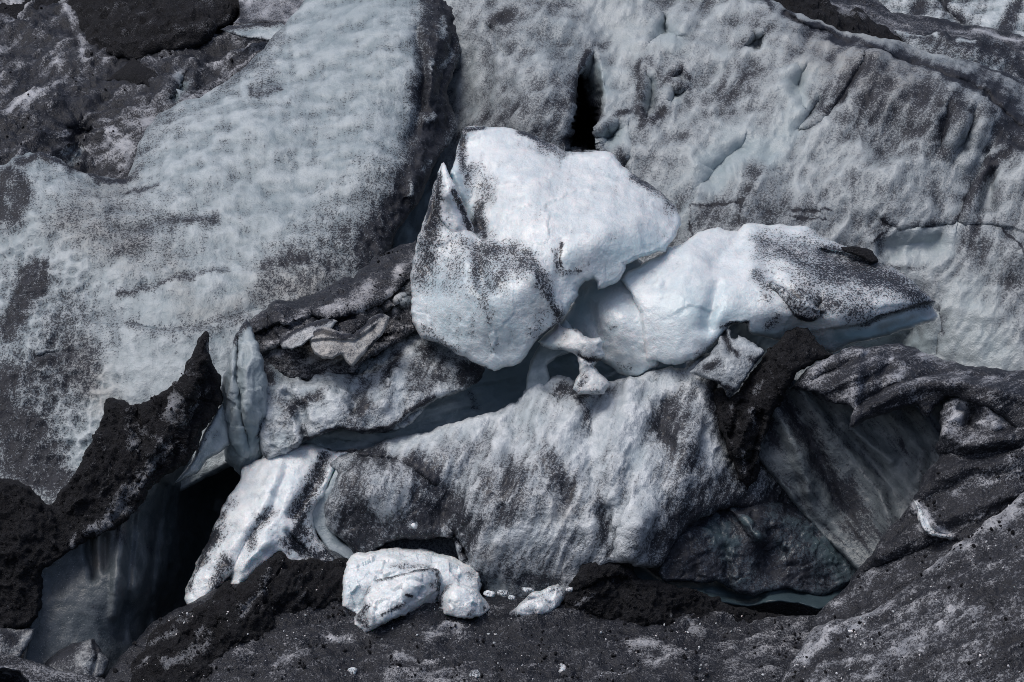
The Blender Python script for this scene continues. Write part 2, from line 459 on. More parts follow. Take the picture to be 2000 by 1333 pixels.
# foreground: dirty ground of ash over old ice, falling towards the camera
ice("ground", "", None,
    [(150, 1420), (215, 1310), (260, 1262), (300, 1215), (345, 1190), (420, 1150), (470, 1140), (540, 1120), (620, 1130), (700, 1150), (800, 1160), (900, 1165), (1000, 1165),
     (1100, 1170), (1250, 1180), (1400, 1195), (1500, 1200), (1610, 1205), (1700, 1260), (1700, 1460), (1000, 1460), (150, 1460)],
    GROUND_Z,
    M_DIRTY, step=3, th=2.5, edge=(14, .3), rough=3, seed=11, noise=((2.2, .30), (.6, .12), (.2, .03)), dirt0=.82, warp=26,
    dirt=((.98, 55, [(225, 1320), (330, 1230), (450, 1180)]), (.95, 30, [(520, 1230), (640, 1200)]), (.30, 11, [(835, 1246), (885, 1238)]), (.35, 8, [(780, 1290), (850, 1300)]),
          (.2, 13, [(1235, 1265), (1300, 1262)]), (.3, 11, [(1265, 1300), (1320, 1285)]), (.3, 10, [(1340, 1232), (1370, 1240)]), (.30, 10, [(640, 1256), (690, 1252)]),
          (.35, 12, [(540, 1300), (600, 1280)]), (.4, 16, [(760, 1325), (900, 1330)]), (.95, 20, [(700, 1265), (600, 1330)]), (.92, 30, [(1000, 1290), (1200, 1240)]), (.95, 14, [(1330, 1265), (1260, 1245)]),
          (.2, 9, [(385, 1255), (400, 1290)]), (.3, 8, [(475, 1205), (500, 1180)]), (.6, 60, [(1450, 1300), (1560, 1250)])),
    streak=(12, .22, 1.6), blotch=(.9, .2), tan0=.1, relief=((10, .22, 2.4, .55), (25, .08, .8, .2)), kind="structure")

# ================================================================== background, top left
ice("moraine_slope", "", None,
    [(-120, -120), (700, -120), (660, -20), (620, 60), (560, 140), (500, 250), (430, 330), (300, 420), (150, 420), (-120, 430)],
    MORAINE_Z,
    M_DIRTY, step=3, th=3, edge=(10, .3), rough=2, seed=21, noise=((3, .7), (.9, .28), (.3, .08)), dirt0=.76, warp=22,
    pits=((1.6, 16, [(325, 200), (340, 160), (375, 145), (372, 190), (345, 200)]), (.8, 34, [(110, 240), (160, 225), (210, 245), (195, 330), (140, 335), (110, 300)])),
    dirt=((.95, 40, [(150, 60), (60, 20)]), (1.1, 40, [(180, 70), (300, 115), (430, 70)]), (1.1, 26, [(235, 140), (300, 160)]), (.35, 10, [(110, 0), (135, 30), (150, 65), (140, 60)]), (.35, 8, [(150, 70), (170, 100), (165, 130)]), (.95, 25, [(200, 180), (80, 260), (0, 300)]),
          (.22, 16, [(20, 218), (60, 215)]), (.30, 22, [(0, 60), (40, 10)]), (.35, 18, [(480, 10), (560, 20), (600, -10)]), (.4, 28, [(440, 110), (520, 80)]), (.28, 14, [(265, 245), (330, 215), (400, 195)]),
          (.22, 18, [(220, 260), (250, 300), (240, 330)]), (.9, 16, [(280, 160), (310, 190)]), (.95, 14, [(80, 250), (85, 290)]), (.1, 12, [(350, 160), (352, 190)]), (.9, 45, [(300, 130), (420, 90)])),
    clear=((.7, 14, [(358, 170), (345, 190)]), (.6, 18, [(130, 310), (150, 325)])), streak=(30, .62, 1.3), blotch=(.8, .2), relief=((28, .40, 2.4, .6), (35, .08, .9, .2)), kind="structure")

ice("ash_mound", "large smooth black ash mound at the top left, above the tall ice face", "ash mound",
    [(130, -80), (480, -80), (472, 15), (455, 42), (425, 55), (415, 80), (380, 95), (345, 100), (300, 108), (270, 118), (235, 112), (200, 100), (178, 98), (160, 60), (140, 20)],
    [(150, -60, -1.4), (300, -60, -2.2), (470, -60, -1.4), (315, 38, -3.6), (230, 60, -2.6), (400, 50, -2.8), (200, 100, -.9), (300, 105, -1.0), (400, 85, -.9), (455, 30, -1), (270, 80, -2.2), (140, 20, -.8)],
    M_ASH, over=MORAINE_Z, relief=((30, .2, 1.4, .35), (-28, .12, 1.2, .35)), step=3, th=3, edge=(14, .5), rough=4, seed=22, scallop=(.26, -.035), facet=(.8, .20), noise=((1.6, .3), (.4, .1)), dirt0=.88, dirt=((.82, 16, [(330, 70), (390, 80)]),), streak=(28, .34, 1.6), blotch=(1.2, .1), group="black ash mounds")
ice("ash_mound", "small pointed black ash cone on the streaked slope, just below the large smooth ash mound", "ash mound",
    [(262, 112), (285, 122), (310, 150), (318, 172), (300, 182), (280, 165), (262, 175), (230, 160), (205, 158), (235, 135)],
    [(265, 118, -1.6), (300, 150, -1.2), (230, 155, -.6), (310, 175, -.2), (265, 165, -.7), (265, 140, -2.0)],
    M_ASH, over=MORAINE_Z, step=3, th=1.5, edge=(12, .4), rough=4, seed=23, dirt0=.9, streak=(40, .2, 1.5), group="black ash mounds")
ice("ice_ledge", "low pale blue ice step exposed at the top left, right of the large ash mound", "ice ledge",
    [(430, 58), (445, 51), (470, 49), (500, 46), (546, 42), (570, 60), (548, 82), (515, 80), (480, 75), (455, 68)],
    [(435, 58, 25.6), (550, 45, 24.6), (480, 75, 24.2), (560, 78, 23.8), (500, 60, 24.8)], M_DULL, step=3, th=1.5, edge=(8, .25), rough=1.5, seed=24, dirt0=.05, clear0=.25,
    dirt=((.9, 7, [(430, 58), (500, 47), (560, 40)]), (.9, 6, [(455, 70), (530, 84)])))
ice("snow_slope", "pale grey speckled snow slope in the top left corner above the low ice step", "snow slope",
    [(462, -60), (720, -60), (680, 60), (600, 90), (560, 60), (546, 44), (500, 47), (474, 49), (455, 46), (470, 30)],
    [(470, -50, 33), (650, -50, 33), (480, 45, 26.6), (560, 45, 26.2), (640, 60, 25)], M_DIRTY, step=3, th=2, edge=(8, .2), rough=1.5, seed=25, dirt0=.30,
    dirt=((.85, 9, [(470, 15), (480, 48)]), (.8, 6, [(480, 48), (550, 45)])), streak=(25, .18, .8), blotch=(.6, .1))

# ================================================================== background, top right
ice("ice_wall", "distant grey blue ice wall in the top right corner behind the black ash ridge", "ice wall",
    [(1660, -90), (2120, -90), (2120, 110), (2000, 120), (1900, 100), (1800, 80), (1720, 70), (1690, 20)],
    [(1700, -80, 38), (2100, -80, 38), (1720, 60, 34), (1850, 40, 33), (1840, 0, 35.5), (1900, 20, 34), (1960, 60, 31), (2100, 90, 30), (1870, 30, 34)], M_DULL, step=3, th=3, edge=(10, .3), rough=2, seed=31,
    noise=((1.5, .35), (.5, .12)), dirt0=.35, dirt=((.9, 9, [(1840, -10), (1850, 20), (1880, 40)]), (.85, 14, [(1985, 0), (1960, 60)]), (.05, 16, [(1960, 0), (1935, 50)]), (.8, 10, [(1800, -20), (1790, 30)])),
    streak=(70, .28, 2.0), creases=((.9, 8, [(1835, -20), (1845, 20), (1880, 50)]),))
ice("ice_slope", "grey streaked ice slope between the jagged black ridge and the distant corner wall", "ice slope",
    [(1600, -40), (1680, -30), (1740, 25), (1790, 30), (1850, 38), (1880, 50), (1930, 54), (1965, 62), (2000, 72), (2120, 80), (2120, 200), (1900, 140), (1740, 90), (1600, 40)],
    [(1650, -20, 31), (1740, 30, 29), (1850, 42, 29), (1960, 64, 29), (2100, 85, 29), (1740, 80, 25.5), (1900, 110, 24.5), (2080, 180, 23)], M_DIRTY, step=3, th=2, edge=(10, .3), rough=3, seed=32,
    dirt0=.62, dirt=((.95, 7, [(1850, 40), (1900, 55), (1965, 64)]), (.1, 7, [(1900, 58), (1990, 78)]), (.95, 10, [(1810, 30), (1840, 34)])), streak=(-12, .3, 2.0), noise=((1.2, .25), (.4, .1)))
ice("ash_ridge", "jagged black ash ridge in the top right behind the big grey ice wall", "ash ridge",
    [(1440, -80), (1500, -60), (1600, -60), (1615, -5), (1640, 18), (1658, 24), (1672, 14), (1690, 26), (1712, 48), (1735, 55), (1760, 74), (1760, 130), (1700, 120), (1600, 80), (1500, 30)],
    [(1480, -60, 29), (1600, -60, 29), (1670, 18, 25), (1730, 56, 24.5), (1530, 10, 23), (1640, 60, 21.5), (1740, 110, 20.5)], M_ASH, step=3, th=2.5, edge=(14, .5), rough=5, seed=33, scallop=(.26, -.035), facet=(.8, .20),
    noise=((1.0, .3), (.35, .12)), dirt0=.92, dirt=((.25, 7, [(1655, 28), (1640, 20), (1690, 35)]), (.3, 7, [(1650, 6), (1690, 0)])), streak=(-25, .22, 1.5))
ice("ice_rib", "dark grey ice rib with a black crest at the top right edge", "ice rib",
    [(1742, 58), (1770, 62), (1795, 69), (1818, 68), (1835, 61), (1848, 60), (1860, 74), (1890, 76), (1920, 70), (1950, 78), (1975, 98), (2000, 108), (2120, 150), (2120, 260), (1950, 190), (1800, 130)],
    [(1745, 60, 24), (1845, 62, 22.5), (1920, 72, 22.5), (1985, 105, 22), (2100, 150, 21.5), (1800, 100, 21.6), (1900, 105, 20.5), (1880, 130, 20), (1950, 180, 19), (2100, 240, 18.5)], M_DULL, step=3, th=2.5, edge=(12, .5), rough=4, seed=34,
    noise=((1.0, .25), (.35, .1)), dirt0=.52, dirt=((.98, 9, [(1790, 70), (1840, 62), (1862, 80), (1920, 78)]), (.98, 16, [(1920, 85), (1960, 105), (2000, 140), (2050, 170)]), (.05, 5, [(1750, 60), (1800, 66), (1830, 66)]), (.1, 5, [(1870, 82), (1900, 82)]),
    (.25, 10, [(1960, 125), (1930, 140)])), streak=(60, .25, 1.2))

# ================================================================== the large back walls
ice("ice_cliff", "tall pale blue rippled ice cliff on the left with an ash-black right edge", "ice cliff",
    [(-120, 345), (-20, 335), (10, 322), (28, 306), (52, 298), (76, 295), (108, 306), (128, 320), (150, 333), (190, 343), (246, 351), (256, 330), (270, 280), (310, 222), (345, 202), (395, 189),
     (440, 160), (480, 130), (510, 100), (545, 60), (590, 6), (650, -80), (880, -80), (905, 30), (906, 100), (886, 140), (872, 182), (888, 225), (893, 255), (884, 272), (865, 297), (842, 340),
     (822, 388), (796, 426), (772, 455), (758, 500), (770, 570), (700, 680), (560, 780), (470, 900), (300, 990), (150, 1090), (-120, 1090)],
    [(-100, 345, 12), (75, 298, 13), (250, 350, 12.5), (300, 260, 15), (395, 192, 16.5), (480, 132, 18.5), (545, 62, 21), (600, 0, 23.5), (650, -70, 26), (870, -70, 25), (750, 0, 20.5), (860, 40, 19.5), (900, 100, 19.5),
     (650, 150, 16), (500, 250, 13.2), (780, 200, 14), (840, 150, 15.5), (880, 200, 16.5), (350, 350, 11), (600, 350, 10.5), (760, 330, 10), (830, 330, 11.5), (200, 450, 8.7), (450, 450, 8.2), (650, 450, 7.5), (760, 440, 8.8),
     (50, 420, 9.8), (20, 520, 8.6), (60, 560, 7.4), (200, 600, 5.8), (400, 600, 4.8), (600, 580, 5.2), (300, 730, 3.2), (100, 700, 4.4), (450, 750, 3), (150, 880, 2.2), (0, 850, 3), (0, 700, 4.6), (100, 1000, .5), (740, 540, 7), (560, 760, 4), (-100, 1080, 0)],
    M_DULL, step=2.5, th=6, edge=(16, .5), rough=3, seed=41, backr=250, warp=20,
    noise=((3.0, .30), (.9, .07), (.3, .02)), scallop=(.66, .04, .8), zone=((38, [(872, -40), (868, 80), (855, 200), (830, 310), (790, 400), (740, 480)], .42, .13), (110, [(60, 560), (90, 700), (120, 860)], .42, .12), (60, [(180, 760), (160, 900)], .35, .08), (60, [(560, 540), (660, 500)], .4, .07)), dirt0=.12,
    ledges=((.35, 26, [(500, 185), (540, 168), (585, 162)][::-1]), (.3, 30, [(200, 490), (330, 430), (420, 420)][::-1]), (.4, 24, [(235, 570), (290, 560), (340, 540), (440, 530)][::-1]), (.45, 30, [(75, 705), (100, 695), (148, 692)][::-1]),
            (.4, 40, [(250, 640), (330, 655), (420, 640), (500, 610)][::-1]), (.35, 30, [(60, 610), (110, 600), (170, 570)][::-1]), (.3, 14, [(250, 390), (310, 360)][::-1])),
    creases=((.5, 10, [(812, 60), (830, 150), (818, 230), (800, 280)]), (-.5, 14, [(862, 60), (845, 150), (850, 230)]), (.4, 9, [(880, 90), (868, 150), (850, 200)]), (-.4, 12, [(825, 300), (800, 380)])),
    dirt=((.95, 24, [(862, -40), (868, 30), (850, 80), (858, 130), (845, 180)]), (.97, 34, [(850, 190), (848, 240), (835, 290), (815, 350), (795, 400), (768, 445), (745, 480)]), (.6, 16, [(830, 0), (826, 100), (822, 180)]),
          (.45, 9, [(890, 30), (895, 90)]), (.1, 7, [(866, 30), (860, 60)]), (.1, 8, [(850, 100), (843, 135)]), (.15, 8, [(875, 95), (862, 135)]), (.2, 7, [(850, 170), (870, 150)]), (.2, 7, [(838, 235), (845, 215)]), (.25, 9, [(822, 330), (830, 310)]),
          (.5, 55, [(700, 440), (640, 520), (560, 560)]), (.7, 30, [(720, 500), (760, 440)]), (.32, 40, [(740, 330), (700, 400), (600, 470)]), (.75, 14, [(520, 520), (560, 505), (600, 500)]), (.6, 10, [(510, 560), (540, 530)]), (.55, 14, [(640, 470), (680, 450)]),
          (.4, 60, [(150, 420), (300, 450)]), (.55, 14, [(230, 490), (330, 430), (420, 420)]), (.7, 7, [(235, 572), (290, 558), (340, 540), (440, 530)]), (.55, 12, [(250, 640), (330, 650), (480, 620)]),
          (.5, 60, [(130, 620), (100, 750)]), (.93, 26, [(60, 540), (35, 600), (15, 650)]), (.9, 14, [(90, 520), (75, 570)]), (.93, 40, [(20, 730), (0, 780), (20, 830)]), (.82, 55, [(60, 850), (60, 920), (110, 930)]), (.85, 30, [(20, 890), (90, 880)]),
          (.92, 20, [(30, 340), (45, 380), (30, 420)]), (.9, 14, [(10, 330), (0, 400), (5, 430)]), (.9, 7, [(28, 310), (76, 300), (130, 325), (190, 346), (246, 354)]), (.85, 6, [(500, 185), (545, 172)]), (.45, 20, [(440, 165), (540, 70)]), (.35, 20, [(520, 120), (520, 165)]),
          (.8, 8, [(75, 705), (148, 692)]), (.65, 30, [(190, 690), (170, 740), (100, 740)]), (.7, 10, [(280, 275), (270, 320), (262, 345)]), (.35, 30, [(270, 300), (340, 230)]), (.7, 6, [(310, 362), (255, 385)]), (.75, 20, [(160, 940), (200, 850)]), (.05, 22, [(215, 750), (180, 850), (150, 900)]),
          (.05, 40, [(250, 720), (340, 720)]), (.08, 30, [(290, 620), (440, 560)]),
          (1.12, 34, [(872, -60), (870, 60), (862, 140), (856, 190)]), (1.15, 38, [(862, 190), (850, 250), (832, 310), (806, 370), (775, 430), (740, 480)]), (.9, 26, [(760, 440), (720, 500)]), (.45, 7, [(866, 40), (862, 70)]), (.45, 8, [(852, 105), (846, 135)]), (.5, 7, [(880, 95), (868, 130)]), (.5, 7, [(838, 240), (845, 220)]), (.5, 8, [(824, 330), (832, 310)]), (.5, 6, [(790, 385), (800, 360)])),
    clear0=.30, clear=((.5, 30, [(590, 280), (530, 280)]), (.55, 50, [(650, 60), (700, 20)]), (.45, 60, [(620, 180), (740, 160)]), (.5, 30, [(300, 620), (420, 600)]), (.5, 40, [(20, 480), (40, 440)]), (.5, 30, [(40, 655), (20, 690)]), (.2, 50, [(300, 720)]), (.5, 30, [(640, 290), (700, 290)]), (.5, 40, [(480, 400), (560, 400)])),
    tan0=.05, tan=((.4, 50, [(150, 440), (250, 480)]), (.35, 40, [(200, 380), (240, 370)]), (.3, 26, [(330, 500), (370, 620), (470, 600)]), (.5, 60, [(620, 560), (550, 570)]), (.5, 40, [(150, 700), (200, 780)])), streak=(88, .14, 1.0), blotch=(1.0, .13))

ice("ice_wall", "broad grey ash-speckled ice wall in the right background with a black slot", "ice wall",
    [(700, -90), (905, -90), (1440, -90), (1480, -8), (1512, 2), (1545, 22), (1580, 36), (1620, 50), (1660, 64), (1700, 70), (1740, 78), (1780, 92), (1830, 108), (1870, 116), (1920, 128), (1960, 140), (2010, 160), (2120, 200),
     (2120, 860), (1900, 830), (1700, 790), (1300, 790), (1000, 740), (820, 640), (740, 560), (770, 440), (800, 300)],
    [(750, -80, 24), (905, -80, 23), (920, 50, 20), (905, 150, 19.5), (840, 400, 16), (780, 540, 14.5), (1000, 150, 16.5), (1080, 60, 18.5), (1060, 220, 14.5), (1090, 280, 14), (1140, 60, 19), (1200, 20, 20), (1200, 150, 17), (1300, 60, 18.5), (1280, 150, 16.5), (1300, 260, 14.3),
     (1450, 0, 20), (1430, -80, 23), (1550, 34, 18.2), (1700, 90, 15.5), (1860, 142, 14.5), (1960, 190, 14), (2100, 270, 13), (1660, 66, 19.0), (1780, 94, 18.5), (1900, 124, 18.2), (2010, 160, 18), (2110, 198, 18),
     (1450, 200, 15), (1420, 330, 12.2), (1600, 200, 13.8), (1600, 330, 11.6), (1750, 250, 12.2), (1900, 300, 11.5), (1950, 400, 9.6), (1750, 400, 9.8), (1500, 450, 10), (1340, 450, 10.8), (1700, 470, 9.5), (1900, 520, 8.6), (1980, 600, 7.4), (1870, 620, 7.8), (1750, 640, 9.2), (1500, 650, 9.5), (1200, 450, 12.5), (1000, 450, 13.5), (1100, 640, 11), (2100, 820, 5), (1900, 700, 7), (2100, 500, 8)],
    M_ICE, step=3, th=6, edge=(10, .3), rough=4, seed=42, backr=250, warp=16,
    noise=((2.6, .40), (.9, .05), (.3, .012)), relief=((62, .22, 4.0, 1.3), (58, .02, 1.6, .4)), scallop=(2.3, .17, .8), hollow=.09, dirt0=.34,
    pits=((3.4, 30, [(1128, 140), (1150, 108), (1164, 98), (1172, 118), (1176, 150), (1186, 185), (1180, 225), (1164, 262), (1166, 300), (1104, 300), (1102, 250), (1112, 200), (1120, 160)]),
          (6.5, 9, [(1124, 134), (1148, 148), (1156, 190), (1164, 230), (1168, 262), (1172, 304), (1104, 300), (1104, 250), (1114, 200)]),
          (1.5, 28, [(1160, 265), (1180, 245), (1212, 232), (1228, 250), (1224, 280), (1200, 300), (1170, 298)]),
          (1.5, 14, [(1250, 220), (1256, 150), (1264, 135), (1280, 150), (1290, 190), (1284, 220), (1262, 240)]), (1.5, 10, [(1300, 205), (1312, 170), (1345, 178), (1330, 198), (1312, 208)]),
          (.5, 10, [(1306, 158), (1320, 138), (1336, 132), (1345, 160), (1335, 172)]), (1.8, 38, [(1258, 98), (1275, 50), (1292, 20), (1310, 22), (1330, 60), (1350, 75), (1330, 95)]), (1.7, 60, [(1340, 390), (1360, 320), (1400, 285), (1465, 255), (1478, 300), (1440, 340), (1400, 380)]),
          (1.4, 36, [(1530, 170), (1555, 125), (1585, 130), (1590, 190), (1570, 230), (1540, 200)]), (.55, 34, [(1700, 500), (1712, 470), (1730, 455), (1780, 447), (1850, 445), (1862, 480), (1840, 512), (1800, 522), (1740, 520)]),
          (.7, 20, [(1905, 380), (1930, 320), (1960, 320), (1950, 420), (1900, 420)]), (1.2, 12, [(1450, 95), (1470, 60), (1495, 65), (1490, 95), (1475, 102)]), (.6, 14, [(1375, 25), (1400, 5), (1410, 10), (1385, 28)]),
          (1.4, 110, [(1270, 900), (1300, 640), (1450, 600), (1600, 610), (1830, 580), (1880, 900)])),
    ledges=((.2, 12, [(1730, 430), (1760, 445), (1800, 440), (1870, 436), (1940, 436), (2000, 450)]), (.08, 8, [(1390, 398), (1450, 396), (1600, 412)]), (.4, 14, [(1540, 24), (1580, 52), (1640, 72), (1700, 92), (1760, 112), (1860, 150), (1930, 185), (1990, 240)]),
            (.4, 14, [(1680, 120), (1650, 170), (1610, 235), (1570, 255)][::-1]), (.4, 16, [(1935, 300), (1905, 360), (1880, 430)]), (.4, 10, [(1235, 260), (1240, 310), (1225, 330)])),
    creases=((.5, 10, [(1560, 255), (1600, 200)]), (.4, 14, [(1850, 220), (1840, 290)]), (-.35, 14, [(1880, 240), (1850, 300)]), (.3, 12, [(1900, 230), (1880, 290)]), (-.3, 14, [(1930, 220), (1890, 320)]), (.25, 8, [(1832, 690), (1840, 640), (1836, 610)]), (.5, 9, [(960, 60), (985, 110)])),
    dirt=((.99, 22, [(1130, 170), (1125, 220), (1118, 260), (1135, 290)]), (.96, 16, [(1152, 200), (1150, 250), (1160, 290)]), (.9, 10, [(1172, 225), (1160, 250)]), (.15, 14, [(1165, 120), (1172, 150)]), (.55, 60, [(1040, 230), (960, 270)]), (.45, 60, [(1040, 60), (1090, 120)]), (.75, 14, [(985, 40), (990, 20), (960, 50)]),  # leading strokes blacken the slot's inside: its deep shade painted as ash cover
          (.25, 30, [(930, 120), (910, 200)]), (.3, 30, [(1040, 140)]), (.1, 30, [(1220, 100), (1260, 110)]), (.15, 40, [(1380, 60), (1400, 120)]), (.15, 26, [(1160, 30), (1230, 60)]), (.72, 10, [(1250, 130), (1250, 180), (1265, 125), (1280, 150)]), (.75, 6, [(1305, 160), (1330, 135), (1345, 155)]), (.8, 5, [(1305, 168), (1345, 178)]),
          (.8, 9, [(1248, 215), (1258, 245), (1280, 240), (1300, 215)]), (.65, 24, [(1450, 150), (1420, 180), (1410, 210)]), (.1, 20, [(1180, 210), (1200, 180), (1210, 130)]), (.85, 8, [(1165, 260), (1190, 240), (1225, 225)]), (.9, 8, [(1210, 300), (1222, 325)]),
          (.03, 34, [(1390, 350), (1440, 290)]), (.03, 28, [(1565, 160), (1560, 190)]), (.05, 30, [(1540, 260), (1500, 310)]), (.72, 12, [(1585, 175), (1575, 230)]), (.8, 6, [(1590, 195), (1572, 240)]), (.7, 10, [(1640, 150), (1605, 225)]), (.7, 20, [(1510, 330), (1480, 340), (1460, 380)]),
          (.62, 60, [(1700, 200), (1800, 230)]), (.78, 24, [(1860, 220), (1840, 280)]), (.55, 50, [(1690, 130), (1800, 170)]), (.85, 14, [(1560, 35), (1600, 58), (1660, 80)]), (.95, 6, [(1540, 26), (1580, 52), (1640, 74), (1700, 94), (1760, 116)]), (.95, 10, [(1760, 110), (1800, 130), (1860, 150), (1900, 168)]),
          (.92, 24, [(1930, 180), (1960, 210), (1995, 250), (2060, 280)]), (.8, 26, [(1985, 290), (1960, 250)]), (.02, 8, [(1562, 32), (1640, 58), (1740, 84)]), (.15, 9, [(1820, 108), (1880, 130), (1830, 118)]), (.55, 12, [(1920, 140), (2000, 165)]), (.75, 10, [(1620, 80), (1680, 100)]),
          (.9, 7, [(1728, 430), (1760, 448), (1800, 442), (1860, 437)]), (.7, 14, [(1850, 440), (1840, 470)]), (.8, 10, [(1932, 320), (1905, 370), (1880, 430)]), (.85, 8, [(1925, 320), (1960, 300)]), (.06, 40, [(1770, 490), (1830, 490)]), (.9, 4, [(1740, 520), (1800, 524)]), (.35, 50, [(1680, 350), (1620, 430)]),
          (.55, 40, [(1360, 410), (1480, 430), (1560, 410)]), (.8, 5, [(1390, 398), (1450, 396)]), (.15, 40, [(1850, 560), (1870, 650)]), (.65, 22, [(1905, 450), (1890, 520)]), (.55, 30, [(1970, 480), (1985, 560)]), (.05, 60, [(1900, 680), (1960, 700)]), (.85, 5, [(1832, 690), (1842, 640), (1836, 600)]), (.55, 16, [(1870, 540), (1880, 590)]),
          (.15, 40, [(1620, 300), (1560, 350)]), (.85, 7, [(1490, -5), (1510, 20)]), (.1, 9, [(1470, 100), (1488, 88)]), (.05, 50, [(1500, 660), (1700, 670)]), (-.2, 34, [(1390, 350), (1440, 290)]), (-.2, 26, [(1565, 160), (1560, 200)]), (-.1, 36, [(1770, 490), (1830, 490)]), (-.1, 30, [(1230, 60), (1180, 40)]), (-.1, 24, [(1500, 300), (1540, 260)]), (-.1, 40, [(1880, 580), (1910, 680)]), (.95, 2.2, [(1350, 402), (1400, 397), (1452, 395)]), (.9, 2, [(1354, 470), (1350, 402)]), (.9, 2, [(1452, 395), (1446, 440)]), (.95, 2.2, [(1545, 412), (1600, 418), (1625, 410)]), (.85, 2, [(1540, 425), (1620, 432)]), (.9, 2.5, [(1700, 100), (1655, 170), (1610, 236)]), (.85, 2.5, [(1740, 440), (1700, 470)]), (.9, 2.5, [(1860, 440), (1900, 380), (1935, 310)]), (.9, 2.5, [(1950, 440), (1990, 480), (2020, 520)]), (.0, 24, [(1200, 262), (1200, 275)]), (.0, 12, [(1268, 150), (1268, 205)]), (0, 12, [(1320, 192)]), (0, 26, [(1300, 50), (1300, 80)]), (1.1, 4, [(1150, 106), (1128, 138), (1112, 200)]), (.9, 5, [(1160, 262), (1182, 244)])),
    clear0=.22, clear=((.95, 26, [(1200, 268)]), (.7, 26, [(1290, 60), (1320, 80)]), (.7, 40, [(1390, 340), (1440, 300), (1500, 300)]), (.55, 30, [(1565, 160), (1540, 260)]), (.7, 12, [(1268, 160), (1268, 200)]), (.7, 10, [(1320, 190)]), (.45, 50, [(1060, 80), (1100, 110)]), (.5, 50, [(1900, 600), (1930, 690)]),
           (.8, 50, [(1800, 680), (1600, 680), (1400, 660)]), (.5, 26, [(1770, 480), (1840, 470)]), (.8, 18, [(1170, 130), (1185, 180)]), (.5, 30, [(1320, 360), (1340, 430)]), (.3, 40, [(1230, 80)]), (.9, 60, [(800, 470), (830, 380)])),
    tan0=.15, tan=((.5, 60, [(1600, 90), (1750, 160)]), (.3, 50, [(1000, 260)])), streak=(62, .14, 1.4), blotch=(1.0, .13))

# ================================================================== left of centre
LAYERED = ice("ice_ridge", "black-crested layered ice ridge sloping up to the big bright block", "ice ridge",
    [(455, 690), (470, 650), (480, 632), (500, 615), (518, 606), (524, 596), (532, 590), (560, 588), (580, 586), (592, 580), (640, 560), (672, 540), (690, 545), (715, 520), (738, 500), (760, 490), (790, 478), (812, 470), (830, 500), (812, 540),
     (815, 600), (820, 640), (790, 660), (740, 690), (715, 705), (690, 730), (640, 740), (560, 740), (500, 740)],
    [(480, 640, .4), (525, 594, 1.0), (590, 582, 2.0), (670, 542, 3.6), (745, 500, 5.2), (800, 475, 6.2), (560, 640, -.8), (650, 605, .2), (720, 570, 1.5), (790, 530, 3.0), (600, 680, -.6), (680, 650, -.6), (730, 640, .2), (790, 600, 1.2), (690, 710, -.5), (520, 700, 0), (800, 650, .8)],
    M_DIRTY, step=2.5, th=3, edge=(9, .3), rough=4, seed=51, noise=((1.4, .25), (.45, .12), (.15, .03)), ridged=(.9, .10), dirt0=.62, warp=8,
    ledges=((.9, 14, [(520, 640), (545, 628), (565, 632), (610, 612), (640, 625), (690, 610), (740, 590), (780, 560)]), (1.1, 22, [(545, 672), (600, 640), (612, 655), (640, 665), (690, 655), (720, 625), (760, 600)]), (.8, 16, [(600, 652), (620, 660), (670, 664), (705, 640)]), (.8, 12, [(660, 705), (690, 690), (720, 665), (745, 655)]),
            (.5, 10, [(525, 596), (530, 630), (540, 650)])),
    creases=((.6, 8, [(740, 600), (760, 620), (745, 650)]), (-.5, 10, [(770, 600), (790, 590)]), (.5, 7, [(765, 590), (785, 605), (780, 625)])),
    dirt=((.97, 13, [(524, 598), (560, 592), (600, 580), (670, 548), (715, 530), (745, 502), (780, 490)]), (.95, 22, [(560, 615), (620, 590), (690, 570)]), (.9, 20, [(700, 550), (780, 540)]), (.95, 10, [(525, 600), (532, 640), (518, 630)]), (.97, 4.5, [(545, 672), (560, 660), (600, 640), (612, 632), (640, 625), (690, 612)]), (.95, 16, [(670, 640), (640, 632), (700, 630)]),
          (.97, 4.5, [(603, 654), (620, 660), (670, 664), (705, 640)]), (.15, 13, [(660, 600), (640, 610)]), (.15, 16, [(700, 590), (720, 565)]), (.1, 14, [(630, 648), (660, 652)]), (.15, 14, [(550, 640), (590, 622)]), (.1, 22, [(620, 685), (680, 690)]), (.2, 10, [(690, 600), (700, 590)]), (.12, 12, [(515, 670), (545, 690)]), (.15, 18, [(755, 615), (780, 590)]),
          (.85, 5, [(700, 700), (720, 680), (735, 665)]), (.08, 10, [(770, 565), (760, 575)]), (.9, 8, [(560, 640), (520, 660), (490, 650)]), (.05, 9, [(775, 540), (785, 520)]), (.9, 10, [(790, 500), (770, 510)])),
    tan0=.2, tan=((.75, 30, [(620, 690), (680, 690)]), (.5, 30, [(750, 620)])), clear=((.5, 16, [(790, 590), (800, 560)]),), streak=(20, .2, 1.4), blotch=(.5, .15))

